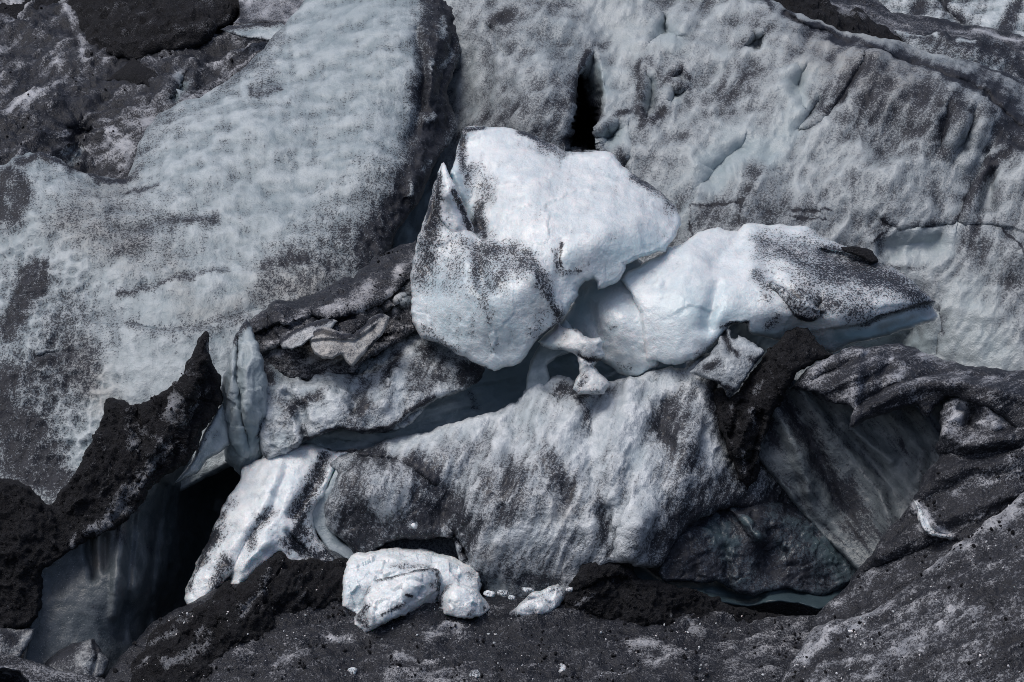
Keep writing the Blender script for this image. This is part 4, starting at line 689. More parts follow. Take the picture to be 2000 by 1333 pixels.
# ================================================================== centre front
CENTRAL = ice("ice_ridge", "huge ash-dusted ice ridge across the centre front, below the bright blocks", "ice ridge",
    [(640, 905), (660, 890), (690, 884), (706, 878), (735, 868), (765, 858), (800, 850), (830, 846), (856, 834), (885, 828), (915, 816), (950, 808), (985, 798), (1008, 788), (1022, 770), (1034, 756), (1060, 744), (1078, 737), (1100, 736), (1122, 745), (1150, 752), (1180, 745), (1215, 740), (1245, 738), (1266, 726), (1290, 722),
     (1312, 716), (1330, 722), (1352, 705), (1372, 690), (1400, 690), (1420, 720), (1440, 790), (1500, 860), (1580, 960), (1660, 1040), (1705, 1085), (1690, 1092), (1640, 1050), (1560, 1006), (1500, 1004), (1470, 1002), (1440, 992), (1400, 998), (1365, 1013), (1335, 1040), (1312, 1066), (1300, 1094), (1282, 1112), (1260, 1108), (1225, 1098), (1190, 1100), (1120, 1170), (1000, 1180),
     (945, 1165), (905, 1110), (885, 1052), (850, 1050), (790, 1052), (752, 1060), (725, 1082), (690, 1082), (665, 1052), (640, 1030), (634, 1000), (640, 975), (652, 950), (660, 925)],
    [(650, 900, -2.2), (706, 880, -2.2), (830, 848, -1.6), (950, 810, -1.4), (1030, 762, -1.0), (1080, 740, -1.0), (1150, 752, -1.4), (1250, 738, -1.0), (1320, 720, -1.2), (1400, 700, -.8), (640, 1000, -3.6), (720, 960, -4.4), (700, 1070, -3.8), (760, 1020, -4.6), (830, 940, -4.0), (900, 900, -3.6), (950, 980, -4.9), (880, 1040, -4.3),
     (1050, 860, -3.6), (1060, 960, -5.2), (960, 1080, -5.2), (1050, 1120, -5.3), (940, 1150, -4.4), (1180, 840, -3.4), (1150, 950, -5.0), (1250, 950, -5.2), (1240, 1050, -5.9), (1150, 1080, -5.8), (1320, 800, -2.6), (1340, 900, -4.0), (1330, 1000, -5.0), (1440, 850, -2.2), (1440, 950, -3.0), (1300, 1090, -5.2), (1420, 1040, -3.8), (1380, 1120, -4.4),
     (1520, 950, -1.8), (1560, 1060, -2.4), (1480, 1130, -3.6), (1660, 1080, -1.8), (1620, 1140, -2.4)],
    M_MID, step=2.5, th=4, edge=(13, .5), rough=3.5, seed=81, noise=((2.0, .30), (.7, .06), (.22, .03)), hollow=.045, dirt0=.32, warp=14, backr=200,
    ledges=((.6, 16, [(885, 1050), (905, 1090), (935, 1150)][::-1]), (.3, 14, [(690, 885), (780, 895), (850, 940)])),
    creases=((.5, 26, [(1010, 800), (1010, 900)]), (-.4, 26, [(1230, 770), (1200, 860), (1190, 960)]), (.4, 20, [(1160, 760), (1150, 860), (1170, 960)]), (.5, 22, [(1300, 790), (1290, 860)]), (-.4, 24, [(1350, 830), (1330, 960)]), (.4, 18, [(1180, 1000), (1200, 1070)]), (.4, 10, [(1060, 755), (1090, 790)]), (.5, 22, [(960, 840), (860, 1000)]), (-.5, 20, [(1250, 1000), (1230, 1090)]), (.6, 12, [(1400, 760), (1410, 830), (1430, 900)]), 
             (.5, 40, [(860, 960), (760, 1020), (700, 1000)])),
    dirt=((.62, 40, [(700, 930), (680, 1000), (720, 1050)]), (.86, 34, [(800, 1030), (870, 1000), (820, 990)]), (.8, 30, [(700, 1060), (700, 1000)]), (.7, 26, [(720, 890), (800, 900), (860, 960)]), (.85, 7, [(700, 885), (770, 895), (850, 935)]), (.45, 40, [(920, 900), (960, 960)]), (.66, 30, [(1000, 920), (1010, 990), (960, 1040)]), (.15, 45, [(1000, 850), (1070, 820)]), (.3, 24, [(950, 850)]), (.7, 26, [(930, 1060), (900, 1010)]),
          (.75, 14, [(1100, 770), (1150, 770), (1180, 765)]), (.75, 10, [(1130, 790), (1150, 850)]), (.08, 45, [(1230, 800), (1180, 860)]), (.1, 40, [(1220, 980), (1260, 960)]), (.12, 45, [(1230, 1020), (1250, 1060)]), (.6, 12, [(1170, 980), (1180, 1030), (1190, 1080)]), (.92, 28, [(1310, 800), (1330, 860), (1300, 840)]), (.7, 30, [(1350, 900), (1320, 840)]), (.08, 22, [(1260, 740), (1280, 770)]), (.1, 14, [(1320, 760), (1290, 730)]), (.8, 14, [(1385, 740), (1400, 800), (1410, 850)]),
          (.12, 24, [(1370, 860), (1400, 930)]), (.9, 26, [(1420, 800), (1450, 900), (1480, 960)]), (.95, 22, [(1370, 985), (1440, 985), (1500, 990)]), (.3, 20, [(1430, 930), (1440, 960)]), (.85, 36, [(1330, 1090), (1400, 1110)]), (.9, 24, [(1300, 1120), (1340, 1060)]), (.8, 50, [(1500, 1080), (1560, 1120)]), (.45, 26, [(1420, 1060)]), (.06, 20, [(960, 1055), (1000, 1050)]), (.5, 40, [(1060, 1090), (1000, 1100)]), (.15, 30, [(1030, 1050), (1100, 1020)]), (.7, 16, [(1010, 1140), (1080, 1130)]), (.7, 26, [(1080, 900), (1100, 960)]),
          (.85, 10, [(880, 1050), (800, 1050), (750, 1060)]), (.85, 6, [(885, 1050), (920, 1110)]), (.9, 40, [(1540, 980), (1600, 1020)]), (.5, 14, [(1470, 1050), (1540, 1060)]), (.06, 10, [(808, 1026)]), (.02, 22, [(770, 872), (900, 835), (1000, 800), (1050, 765)]), (.93, 26, [(1304, 1080), (1330, 1015), (1390, 972), (1480, 972), (1570, 985), (1650, 1030)]), (.6, 34, [(1270, 1080), (1320, 985), (1420, 950), (1500, 950)]), (.04, 26, [(1100, 830), (1130, 900)]), (.03, 30, [(1220, 790), (1240, 860)])),
    clear0=.06, clear=((.95, 60, [(1400, 1060), (1520, 1080), (1620, 1100)]), (.9, 30, [(1340, 1110), (1440, 1130)]), (.3, 30, [(1250, 900)]), (.35, 30, [(1040, 820)]), (.5, 20, [(1060, 1150), (960, 1140)]), (.9, 50, [(1580, 1000), (1660, 1080)])), tan=((.4, 30, [(1000, 1140), (1100, 1130)]), (.4, 20, [(960, 1080)]), (.4, 30, [(1100, 1000)])), streak=(68, .24, 1.6), blotch=(.8, .10), relief=((70, .22, 3.0, 1.1), (62, .03, 1.2, .35)), facet=(.9, .045))

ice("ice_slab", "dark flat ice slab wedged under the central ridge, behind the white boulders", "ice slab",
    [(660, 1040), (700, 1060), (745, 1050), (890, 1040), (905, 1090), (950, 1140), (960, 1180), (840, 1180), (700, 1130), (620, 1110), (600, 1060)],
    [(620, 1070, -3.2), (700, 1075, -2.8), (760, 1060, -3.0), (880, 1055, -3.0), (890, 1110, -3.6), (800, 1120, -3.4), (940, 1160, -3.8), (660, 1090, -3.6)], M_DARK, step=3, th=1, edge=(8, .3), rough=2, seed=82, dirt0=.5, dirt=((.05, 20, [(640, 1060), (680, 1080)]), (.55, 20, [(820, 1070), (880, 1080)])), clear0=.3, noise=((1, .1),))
ice("ice_tongue", "bright white ice tongue hanging down the left end of the central ridge", "ice tongue",
    [(468, 940), (474, 914), (490, 905), (515, 893), (545, 880), (565, 872), (590, 868), (612, 867), (630, 873), (650, 880), (676, 880), (690, 876), (706, 880), (690, 888), (668, 892), (664, 912), (650, 930), (640, 955), (636, 972), (618, 985), (610, 1005), (614, 1030), (628, 1058), (652, 1082), (655, 1100), (600, 1105), (565, 1100), (548, 1082), (530, 1098),
     (510, 1108), (492, 1128), (478, 1140), (456, 1164), (450, 1140), (452, 1122), (436, 1138), (424, 1155), (410, 1170), (400, 1192), (380, 1198), (366, 1190), (360, 1170), (362, 1150), (375, 1125), (382, 1100), (395, 1075), (408, 1052), (418, 1025), (430, 1000), (442, 975)],
    [(474, 920, -1.8), (560, 876, -1.6), (630, 876, -1.6), (700, 880, -2.0), (650, 930, -2.6), (540, 940, -3.4), (600, 960, -3.4), (615, 1010, -3.2), (640, 1080, -3.8), (460, 1000, -3.4), (520, 1020, -4.4), (580, 1040, -4.2), (480, 1080, -4.8), (540, 1090, -4.6), (400, 1080, -4.0), (380, 1180, -5.0), (455, 1160, -5.2), (420, 1020, -3.2)],
    M_WHITE, step=2.5, th=2, edge=(13, .5), rough=2.5, seed=83, noise=((1.2, .18), (.4, .07), (.15, .02)), dirt0=.02, warp=8,
    creases=((.35, 10, [(560, 920), (530, 1000), (480, 1060), (450, 1130)]), (.3, 10, [(640, 890), (610, 950), (570, 1010)]), (-.3, 12, [(520, 1060), (470, 1110)]), (.3, 7, [(560, 1040), (600, 1090)])),
    dirt=((.5, 14, [(450, 985), (425, 1040), (395, 1090)]), (.85, 7, [(420, 1040), (398, 1085), (370, 1150)]), (.6, 14, [(520, 1000), (490, 1060)]), (.75, 16, [(630, 900), (600, 970), (580, 1010)]), (.8, 12, [(590, 1000), (575, 1060)]), (.7, 16, [(560, 1060), (630, 1090)]), (.7, 12, [(600, 1040), (640, 1080)]), (.02, 16, [(545, 1030), (500, 1090)]), (.02, 24, [(540, 920), (470, 1010)]), (.02, 14, [(400, 1120), (375, 1175)]), (.85, 5, [(640, 876), (700, 880)]), (.7, 14, [(440, 1100), (420, 1150)]), (.25, 10, [(610, 1030), (625, 1060)])),
    streak=(55, .16, 1.0), blotch=(.5, .14))
ice("ice_vein", "thin clear blue ice vein in the crack beside the white tongue", "ice vein",
    [(660, 905), (672, 915), (660, 950), (650, 980), (640, 1000), (640, 1030), (670, 1060), (710, 1080), (690, 1100), (640, 1075), (612, 1030), (602, 1000), (618, 975), (640, 950)],
    [(664, 910, -2.4), (640, 970, -2.9), (625, 1010, -3.0), (640, 1050, -3.2), (690, 1085, -3.4)], M_DULL, step=2, th=.8, edge=(6, .2), rough=1, seed=84, dirt0=0, clear0=.3, blotch=(1, .03), noise=((.8, .05),))
ice("blue_ice_sheet", "curving smooth dark blue ice sheet under the right end of the central ridge", "ice sheet",
    [(1230, 1090), (1262, 1110), (1290, 1128), (1340, 1128), (1370, 1126), (1388, 1124), (1406, 1134), (1420, 1146), (1450, 1150), (1474, 1158), (1500, 1142), (1520, 1134), (1545, 1132), (1580, 1138), (1630, 1130), (1690, 1110), (1660, 1180), (1600, 1192), (1560, 1180), (1520, 1176), (1490, 1180), (1460, 1186), (1420, 1180), (1380, 1170), (1320, 1160), (1250, 1150), (1235, 1120)],
    [(1250, 1110, -4.2), (1390, 1128, -3.6), (1472, 1160, -3.6), (1540, 1135, -3.2), (1640, 1140, -2.6), (1300, 1145, -4.8), (1400, 1160, -4.8), (1500, 1165, -4.6), (1600, 1175, -4.2), (1470, 1184, -4.6)], M_TEAL, step=2.5, th=.8, edge=(7, .3), rough=1, seed=85, dirt0=0.02, clear0=.75, noise=((1.0, .06),), blotch=(1, .03), creases=((.2, 5, [(1380, 1160), (1470, 1172), (1540, 1155), (1620, 1160)]),))

# ================================================================== right
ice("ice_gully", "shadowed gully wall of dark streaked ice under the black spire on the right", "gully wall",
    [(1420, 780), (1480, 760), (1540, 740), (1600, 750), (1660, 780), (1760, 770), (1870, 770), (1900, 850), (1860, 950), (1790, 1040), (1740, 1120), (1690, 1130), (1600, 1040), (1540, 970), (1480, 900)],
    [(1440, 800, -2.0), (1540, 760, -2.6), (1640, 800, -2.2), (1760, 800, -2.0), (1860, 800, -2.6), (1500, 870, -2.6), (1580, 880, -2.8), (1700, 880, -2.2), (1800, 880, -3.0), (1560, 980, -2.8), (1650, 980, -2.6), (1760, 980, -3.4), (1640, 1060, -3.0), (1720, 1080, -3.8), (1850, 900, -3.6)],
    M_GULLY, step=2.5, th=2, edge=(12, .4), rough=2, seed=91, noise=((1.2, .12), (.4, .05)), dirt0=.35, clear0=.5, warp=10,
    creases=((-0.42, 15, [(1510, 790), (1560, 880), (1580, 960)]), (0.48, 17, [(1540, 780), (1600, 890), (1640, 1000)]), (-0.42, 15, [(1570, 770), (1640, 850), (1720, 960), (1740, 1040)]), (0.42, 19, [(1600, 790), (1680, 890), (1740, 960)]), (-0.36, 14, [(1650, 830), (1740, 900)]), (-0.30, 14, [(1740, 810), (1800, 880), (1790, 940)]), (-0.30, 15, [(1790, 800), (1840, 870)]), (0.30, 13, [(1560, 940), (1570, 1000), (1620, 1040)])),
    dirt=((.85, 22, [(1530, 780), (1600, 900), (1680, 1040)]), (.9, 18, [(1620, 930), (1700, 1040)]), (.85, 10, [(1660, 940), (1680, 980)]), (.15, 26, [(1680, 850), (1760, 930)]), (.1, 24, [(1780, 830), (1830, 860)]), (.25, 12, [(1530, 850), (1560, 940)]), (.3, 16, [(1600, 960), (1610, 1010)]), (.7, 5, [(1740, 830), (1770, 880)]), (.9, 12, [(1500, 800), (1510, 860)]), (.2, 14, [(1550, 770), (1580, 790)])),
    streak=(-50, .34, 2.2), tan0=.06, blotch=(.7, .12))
ice("ash_spire", "rough black ash spire leaning right, between the long bright block and the arching ridge", "ash spire",
    [(1424, 780), (1440, 768), (1452, 745), (1466, 728), (1480, 712), (1492, 694), (1500, 682), (1516, 672), (1524, 662), (1532, 650), (1545, 646), (1556, 638), (1568, 642), (1578, 640), (1590, 656), (1600, 672), (1612, 682), (1628, 692), (1612, 702), (1592, 706), (1572, 722), (1552, 735), (1540, 760), (1528, 782), (1515, 800), (1502, 830), (1490, 862), (1484, 900),
     (1478, 940), (1460, 960), (1440, 930), (1420, 880), (1405, 840), (1400, 800), (1392, 760), (1408, 755)],
    [(1560, 642, -1.6), (1620, 692, -2.2), (1500, 688, -2.0), (1440, 772, -2.4), (1540, 700, -3.2), (1490, 770, -3.4), (1510, 800, -3.4), (1460, 830, -3.6), (1440, 880, -3.5), (1475, 930, -3.4), (1410, 800, -2.6)],
    M_ASH, step=2, th=1.6, edge=(14, .6), rough=4, seed=92, scallop=(.26, -.035), facet=(.8, .20), noise=((.8, .22), (.3, .14), (.12, .06)), dirt0=.97, warp=6,
    creases=((-.35, 8, [(1470, 800), (1440, 880)]), (.4, 7, [(1450, 790), (1430, 850)]), (.35, 7, [(1490, 810), (1465, 900)])), dirt=((.4, 9, [(1470, 800), (1475, 830)]), (.45, 8, [(1440, 830), (1430, 800)]), (.5, 6, [(1475, 770), (1490, 745)]), (.4, 7, [(1490, 850), (1480, 900)]), (.45, 6, [(1448, 880), (1455, 920)]), (.5, 5, [(1505, 735), (1500, 720)])), streak=(65, .28, 1.2), blotch=(.4, .1))
ice("ice_slab", "small tilted grey-white ice slab left of the rough black spire, under the long bright block", "ice slab",
    [(1345, 728), (1362, 712), (1385, 695), (1402, 672), (1408, 652), (1418, 640), (1428, 646), (1428, 660), (1440, 662), (1442, 655), (1456, 660), (1472, 670), (1490, 682), (1494, 688), (1480, 706), (1468, 722), (1455, 742), (1442, 762), (1430, 770), (1410, 756), (1395, 745), (1372, 738)],
    [(1418, 644, -1.6), (1350, 728, -2.4), (1440, 664, -2.2), (1490, 686, -2.4), (1430, 720, -3.0), (1430, 762, -3.0), (1390, 710, -2.7)], M_ICE, step=2, th=.8, edge=(9, .35), rough=2, seed=93, noise=((.5, .08), (.2, .03)), dirt0=.35, dirt=((.85, 6, [(1412, 655), (1425, 680), (1440, 690)]), (.8, 7, [(1380, 720), (1400, 710)]), (.8, 5, [(1465, 700), (1480, 705)]), (.04, 6, [(1445, 662), (1485, 682)]), (.85, 5, [(1400, 745), (1430, 765)]), (.15, 16, [(1430, 725)])), creases=((.3, 6, [(1412, 650), (1428, 690)]),))

ice("ice_arch", "arching dark grey ice ridge on the right, above the dark gully", "ice arch",
    [(1545, 760), (1562, 738), (1575, 722), (1592, 708), (1612, 702), (1630, 692), (1650, 681), (1670, 676), (1690, 680), (1712, 677), (1735, 673), (1756, 671), (1780, 678), (1805, 690), (1835, 700), (1868, 708), (1900, 716), (1940, 720), (1980, 724), (2120, 730), (2120, 890), (2020, 870), (1985, 842), (1962, 818), (1930, 800), (1902, 788), (1876, 780), (1852, 778), (1836, 788), (1822, 802), (1812, 815),
     (1804, 812), (1796, 798), (1786, 790), (1770, 794), (1756, 800), (1738, 806), (1720, 812), (1702, 816), (1684, 826), (1668, 836), (1660, 834), (1662, 815), (1668, 800), (1655, 792), (1632, 790), (1615, 786), (1598, 768), (1580, 764)],
    [(1560, 745, -3.2), (1620, 700, -3.2), (1680, 680, -2.6), (1756, 674, -2.2), (1850, 706, -2.6), (1980, 726, -3.4), (2100, 734, -4), (1620, 740, -4.0), (1700, 740, -4.4), (1680, 790, -5.0), (1662, 832, -5.2), (1760, 760, -5.0), (1790, 790, -5.0), (1850, 750, -5.2), (1850, 776, -5.0), (1950, 770, -6.0), (1960, 815, -6.0), (2080, 800, -6.8), (2080, 870, -6.8), (1600, 765, -3.8)],
    M_DIRTY, step=2.5, th=1.8, edge=(10, .4), rough=2.5, seed=94, noise=((1.2, .14), (.4, .03), (.15, .01)), dirt0=.76, warp=14, backr=60,
    creases=((-.35, 12, [(1600, 762), (1660, 740), (1720, 705), (1800, 700)]), (-.4, 12, [(1664, 828), (1700, 795), (1780, 755), (1880, 745), (2000, 775)]), (.35, 9, [(1680, 790), (1740, 760), (1830, 728), (1960, 745)]), (.3, 8, [(1590, 745), (1650, 715), (1700, 690)]), (-.45, 12, [(1680, 690), (1668, 760), (1664, 830)]), (.35, 14, [(1610, 720), (1640, 770)]), (.3, 14, [(1740, 690), (1720, 760)]), (-.25, 16, [(1870, 715), (1900, 770)])),
    dirt=((.3, 14, [(1590, 725), (1620, 705)]), (.25, 10, [(1650, 690), (1690, 690)]), (.85, 14, [(1670, 700), (1690, 730), (1640, 720)]), (.35, 18, [(1670, 750), (1650, 770)]), (.35, 14, [(1600, 745), (1590, 755)]), (.3, 10, [(1755, 740), (1765, 720)]), (.92, 5, [(1700, 676), (1740, 672), (1780, 678)]), (.35, 10, [(1800, 700), (1840, 710)]), (.12, 5, [(1740, 702)]), (.4, 8, [(1665, 815), (1668, 800)]), (.95, 6, [(1580, 764), (1615, 786), (1655, 792)]), (.92, 7, [(1684, 824), (1740, 804), (1790, 790)]), (.95, 14, [(1852, 782), (1910, 788), (1960, 815), (2000, 850)]), (.78, 40, [(1800, 750), (1900, 760)]), (.55, 24, [(1860, 720), (1960, 745)]), (.9, 6, [(1960, 722), (1880, 712)])),
    streak=(18, .34, 2.4), blotch=(.7, .08), relief=((18, .10, 3.0, .5),))
SWEEP = ice("ice_ridge", "sweeping dark grey ice ridge at the right edge with a small white fin", "ice ridge",
    [(2120, 780), (1990, 780), (1940, 775), (1900, 770), (1862, 775), (1842, 790), (1836, 805), (1834, 826), (1838, 845), (1834, 862), (1826, 876), (1836, 890), (1828, 905), (1812, 920), (1800, 935), (1796, 955), (1784, 975), (1768, 1000), (1752, 1018), (1730, 1040), (1714, 1062), (1704, 1085), (1688, 1100), (1665, 1125), (1650, 1150), (1625, 1172), (1605, 1192), (1592, 1205), (1580, 1240), (1570, 1320), (1800, 1400), (2120, 1200)],
    [(2100, 790, -5.6), (1900, 775, -5.2), (1842, 800, -5.4), (1834, 860, -5.8), (1900, 850, -6.2), (2000, 850, -6.4), (1800, 935, -6.0), (1880, 930, -6.9), (1990, 930, -7.2), (1770, 1000, -6.2), (1850, 1010, -7.4), (1710, 1070, -6.4), (1790, 1090, -7.6), (1650, 1150, -6.8), (1595, 1205, -7.2), (1700, 1180, -8.0), (1600, 1290, -8.6), (1900, 1060, -8.2), (2100, 1000, -8.2)],
    M_DIRTY, step=2.5, th=2.5, edge=(12, .5), rough=3, seed=95, noise=((1.4, .20), (.5, .05), (.16, .015)), dirt0=.78, warp=14,
    ledges=((.5, 16, [(1790, 985), (1810, 1010), (1835, 1040), (1862, 1048)]),), creases=((-.4, 14, [(1842, 850), (1900, 872), (1990, 850)]), (.35, 10, [(1835, 885), (1900, 895), (1990, 880)]), (-.35, 16, [(1800, 960), (1880, 915), (1990, 900)]), (-.35, 16, [(1720, 1085), (1800, 1040), (1880, 1000), (1980, 960)]), (.3, 10, [(1690, 1120), (1760, 1090), (1840, 1060)]), (.7, 14, [(1900, 800), (1890, 830)]), (-.4, 10, [(1920, 790), (1945, 830)]), (.4, 9, [(1880, 800), (1905, 845)]), (.4, 12, [(1950, 810), (1985, 840)]), (-.5, 10, [(1785, 985), (1808, 1008), (1840, 1045)])),
    dirt=((.15, 22, [(1880, 790), (1870, 820)]), (.2, 20, [(1930, 820), (1960, 830)]), (.85, 7, [(1900, 800), (1900, 830)]), (.85, 6, [(1925, 850), (1990, 840)]), (.3, 20, [(1850, 850), (1910, 860)]), (.22, 26, [(1920, 935), (1970, 920)]), (.3, 16, [(1870, 965)]), (.02, 8, [(1788, 984), (1808, 1008), (1826, 1035), (1855, 1044)]), (.2, 14, [(1800, 1035)]), (.85, 30, [(1900, 1000), (1980, 960)]), (.85, 20, [(1760, 1030), (1700, 1110)]), (.5, 14, [(1700, 1130), (1760, 1110)]), (.9, 16, [(1740, 1170), (1650, 1220)]), (.8, 30, [(1850, 900), (1960, 890)]), (.4, 14, [(1640, 1180)])),
    streak=(24, .28, 1.6), blotch=(.6, .14), relief=((28, .16, 3.0, .7),))
ice("ice_slope", "sparkling ash-peppered ice slope filling the bottom right corner", "ice slope",
    [(2120, 900), (2000, 962), (1975, 985), (1948, 1008), (1920, 1025), (1900, 1045), (1878, 1058), (1850, 1082), (1822, 1105), (1795, 1128), (1768, 1150), (1740, 1172), (1715, 1188), (1690, 1200), (1660, 1208), (1625, 1214), (1595, 1225), (1572, 1250), (1558, 1275), (1540, 1300), (1522, 1328), (1490, 1460), (2120, 1460)],
    [(2000, 962, -8.6), (1900, 1045, -8.8), (1795, 1128, -9.0), (1690, 1200, -9.2), (1600, 1222, -9.0), (1540, 1300, -9.8), (1500, 1440, -12), (1700, 1300, -12), (1850, 1200, -12), (1980, 1080, -11.6), (1700, 1440, -15), (1950, 1300, -15), (2100, 1100, -13), (2100, 1440, -18), (1900, 1440, -17), (2100, 910, -8.6)],
    M_DIRTY, step=2.5, th=2.5, edge=(10, .4), rough=3, seed=96, noise=((1.6, .20), (.5, .09), (.16, .03)), dirt0=.60, warp=20, ridged=(.5, .07),
    dirt=((.18, 16, [(1990, 975), (1900, 1050), (1820, 1110)]), (.12, 18, [(1950, 1010), (1970, 1000)]), (.3, 14, [(1740, 1175), (1660, 1210)]), (.22, 24, [(1620, 1240), (1570, 1290)]), (.03, 6, [(1660, 1235), (1672, 1228)]), (.5, 20, [(1640, 1290), (1590, 1330)]), (.8, 20, [(1830, 1150), (1880, 1110)]), (.9, 26, [(1980, 1250), (1960, 1310)]), (.75, 40, [(1700, 1330), (1800, 1260)]), (.97, 7, [(1825, 1272), (1845, 1278)]), (.35, 20, [(1700, 1320), (1900, 1180)]), (.8, 16, [(1960, 1080), (1920, 1090)]), (.3, 12, [(1860, 1200), (1910, 1195)]), (.85, 12, [(1640, 1260), (1560, 1330)]), (.85, 30, [(1990, 1150), (1900, 1160)])),
    streak=(26, .26, .9), blotch=(.5, .2), relief=((32, .18, 2.4, .5), (28, .05, .8, .16)))
ice("stone", "small dark stone half sunk in the sparkling bottom right slope", "stone", [(1815, 1276), (1820, 1268), (1832, 1265), (1845, 1270), (1854, 1278), (1850, 1286), (1832, 1284)], [(1820, 1275, -12.9), (1850, 1280, -12.9), (1835, 1270, -12.8)], M_ASH, step=1.5, th=.3, edge=(8, .15), rough=1, seed=97, dirt0=1, noise=((.2, .04),), backr=8)

# ================================================================== foreground ash and white boulders
ice("ash_heap", "long black crumbly ash bank below the white tongue at the lower left", "ash bank",
    [(195, 1420), (230, 1330), (255, 1300), (275, 1275), (290, 1240), (320, 1215), (350, 1200), (375, 1196), (400, 1180), (420, 1160), (436, 1140), (450, 1132), (460, 1156), (478, 1138), (500, 1112), (516, 1096), (535, 1082), (550, 1078), (562, 1090), (590, 1094), (620, 1090), (650, 1094), (680, 1088), (700, 1120), (690, 1180), (660, 1200), (600, 1215), (540, 1250), (480, 1290), (420, 1330), (380, 1420)],
    [(240, 1330, -.3), (290, 1250, -.5), (370, 1200, -.5), (450, 1140, -.8), (540, 1085, -1.6), (620, 1095, -.9), (690, 1110, -.3), (560, 1140, -1.6), (660, 1190, .3), (460, 1210, -1.2), (540, 1240, .3), (360, 1270, -.8), (440, 1300, .2), (300, 1380, -.5), (600, 1205, .25), (390, 1400, .2), (640, 1150, -.9)],
    M_ASH, over=GROUND_Z, relief=((48, .22, 1.6, .4),), step=2.5, th=1.6, edge=(13, .5), rough=5, seed=101, scallop=(.26, -.035), facet=(.8, .20), noise=((.9, .28), (.32, .16), (.12, .06)), dirt0=.97, warp=14,
    creases=((-.4, 12, [(545, 1085), (510, 1140), (440, 1200)]), (-.3, 10, [(400, 1185), (330, 1260)]), (.3, 10, [(480, 1150), (420, 1230)])),
    dirt=((.35, 7, [(395, 1230), (385, 1260)]), (.25, 12, [(330, 1300), (400, 1270)]), (.4, 9, [(290, 1290), (260, 1310)]), (.3, 10, [(470, 1200), (510, 1160)]), (.3, 8, [(300, 1260), (340, 1230)]), (.45, 9, [(540, 1230), (600, 1200)]), (.4, 5, [(505, 1160), (530, 1120)]), (.45, 8, [(350, 1215), (380, 1205)]), (.5, 10, [(420, 1250), (360, 1300)])), streak=(40, .26, 1.0), blotch=(.5, .12))
ice("ash_heap", "black pointed ash heap at the bottom centre, right of the white boulders", "ash heap",
    [(1100, 1180), (1108, 1160), (1110, 1142), (1118, 1128), (1130, 1118), (1140, 1100), (1150, 1078), (1162, 1082), (1180, 1090), (1205, 1098), (1225, 1106), (1238, 1118), (1246, 1130), (1285, 1134), (1310, 1142), (1345, 1150), (1380, 1160), (1405, 1165), (1420, 1180), (1455, 1186), (1500, 1198), (1560, 1206), (1500, 1222), (1420, 1220), (1350, 1226), (1280, 1228), (1220, 1226), (1150, 1220), (1110, 1210)],
    [(1150, 1084, -3.4), (1240, 1122, -2.9), (1110, 1150, -1.6), (1170, 1130, -3.0), (1300, 1145, -2.2), (1400, 1168, -1.2), (1540, 1208, .1), (1130, 1205, .1), (1250, 1190, -1.2), (1350, 1215, -.1), (1470, 1216, .1), (1220, 1150, -1.7), (1320, 1185, -.9), (1220, 1222, .2)],
    M_ASH, over=GROUND_Z, relief=((15, .12, 1.0, .3),), step=2, th=1.4, edge=(12, .5), rough=4, seed=102, scallop=(.26, -.035), facet=(.8, .20), noise=((.8, .25), (.3, .15), (.12, .06)), dirt0=1.0, ledges=((.5, 10, [(1150, 1140), (1180, 1128), (1215, 1128)]),), dirt=((.35, 7, [(1160, 1165), (1130, 1180)]), (.4, 4, [(1190, 1138), (1198, 1134)]), (.5, 7, [(1120, 1190)]), (.35, 4, [(1308, 1206)])), blotch=(.5, .08))

def settle(ctrl, x, y, sink=.15):
    dz = lies_on('ground', x, y) - float(tps(ctrl, np.array([float(x)]), np.array([float(y)]))[0]) + sink
    return [(a, b, c + dz) for a, b, c in ctrl]

WB = dict(step=1.6, facet=(.55, .15), noise=((.7, .08), (.25, .03), (.1, .012)), streak=(60, .10, .5), blotch=(.3, .12), warp=5)
ice("ice_boulder", "largest white ice boulder on the dark ground, rear one of the cluster at the bottom", "ice boulder",
    [(672, 1120), (676, 1100), (686, 1086), (700, 1078), (715, 1080), (735, 1076), (755, 1072), (780, 1070), (800, 1073), (820, 1071), (848, 1078), (870, 1084), (892, 1092), (912, 1102), (928, 1112), (938, 1118), (938, 1132), (942, 1142), (936, 1160), (935, 1180), (900, 1200), (800, 1210), (720, 1212), (695, 1208), (684, 1196), (668, 1188), (668, 1160)],
    settle([(700, 1082, -5.6), (780, 1074, -5.2), (850, 1082, -5.2), (935, 1120, -5.6), (700, 1130, -6.9), (780, 1100, -6.4), (860, 1105, -6.3), (780, 1140, -6.9), (690, 1190, -7.3), (900, 1150, -6.7), (850, 1180, -6.9), (740, 1200, -7.2)], 690, 1208, .2), M_WHITE, th=2.2, edge=(11, .4), rough=2, seed=111, dirt0=.0, clear=((.25, 20, [(690, 1150), (700, 1190)]),),
    dirt=((.35, 8, [(770, 1105), (840, 1110)]), (.35, 8, [(915, 1120), (930, 1140)])), group="white ice boulders on the ash", backr=60, **WB)
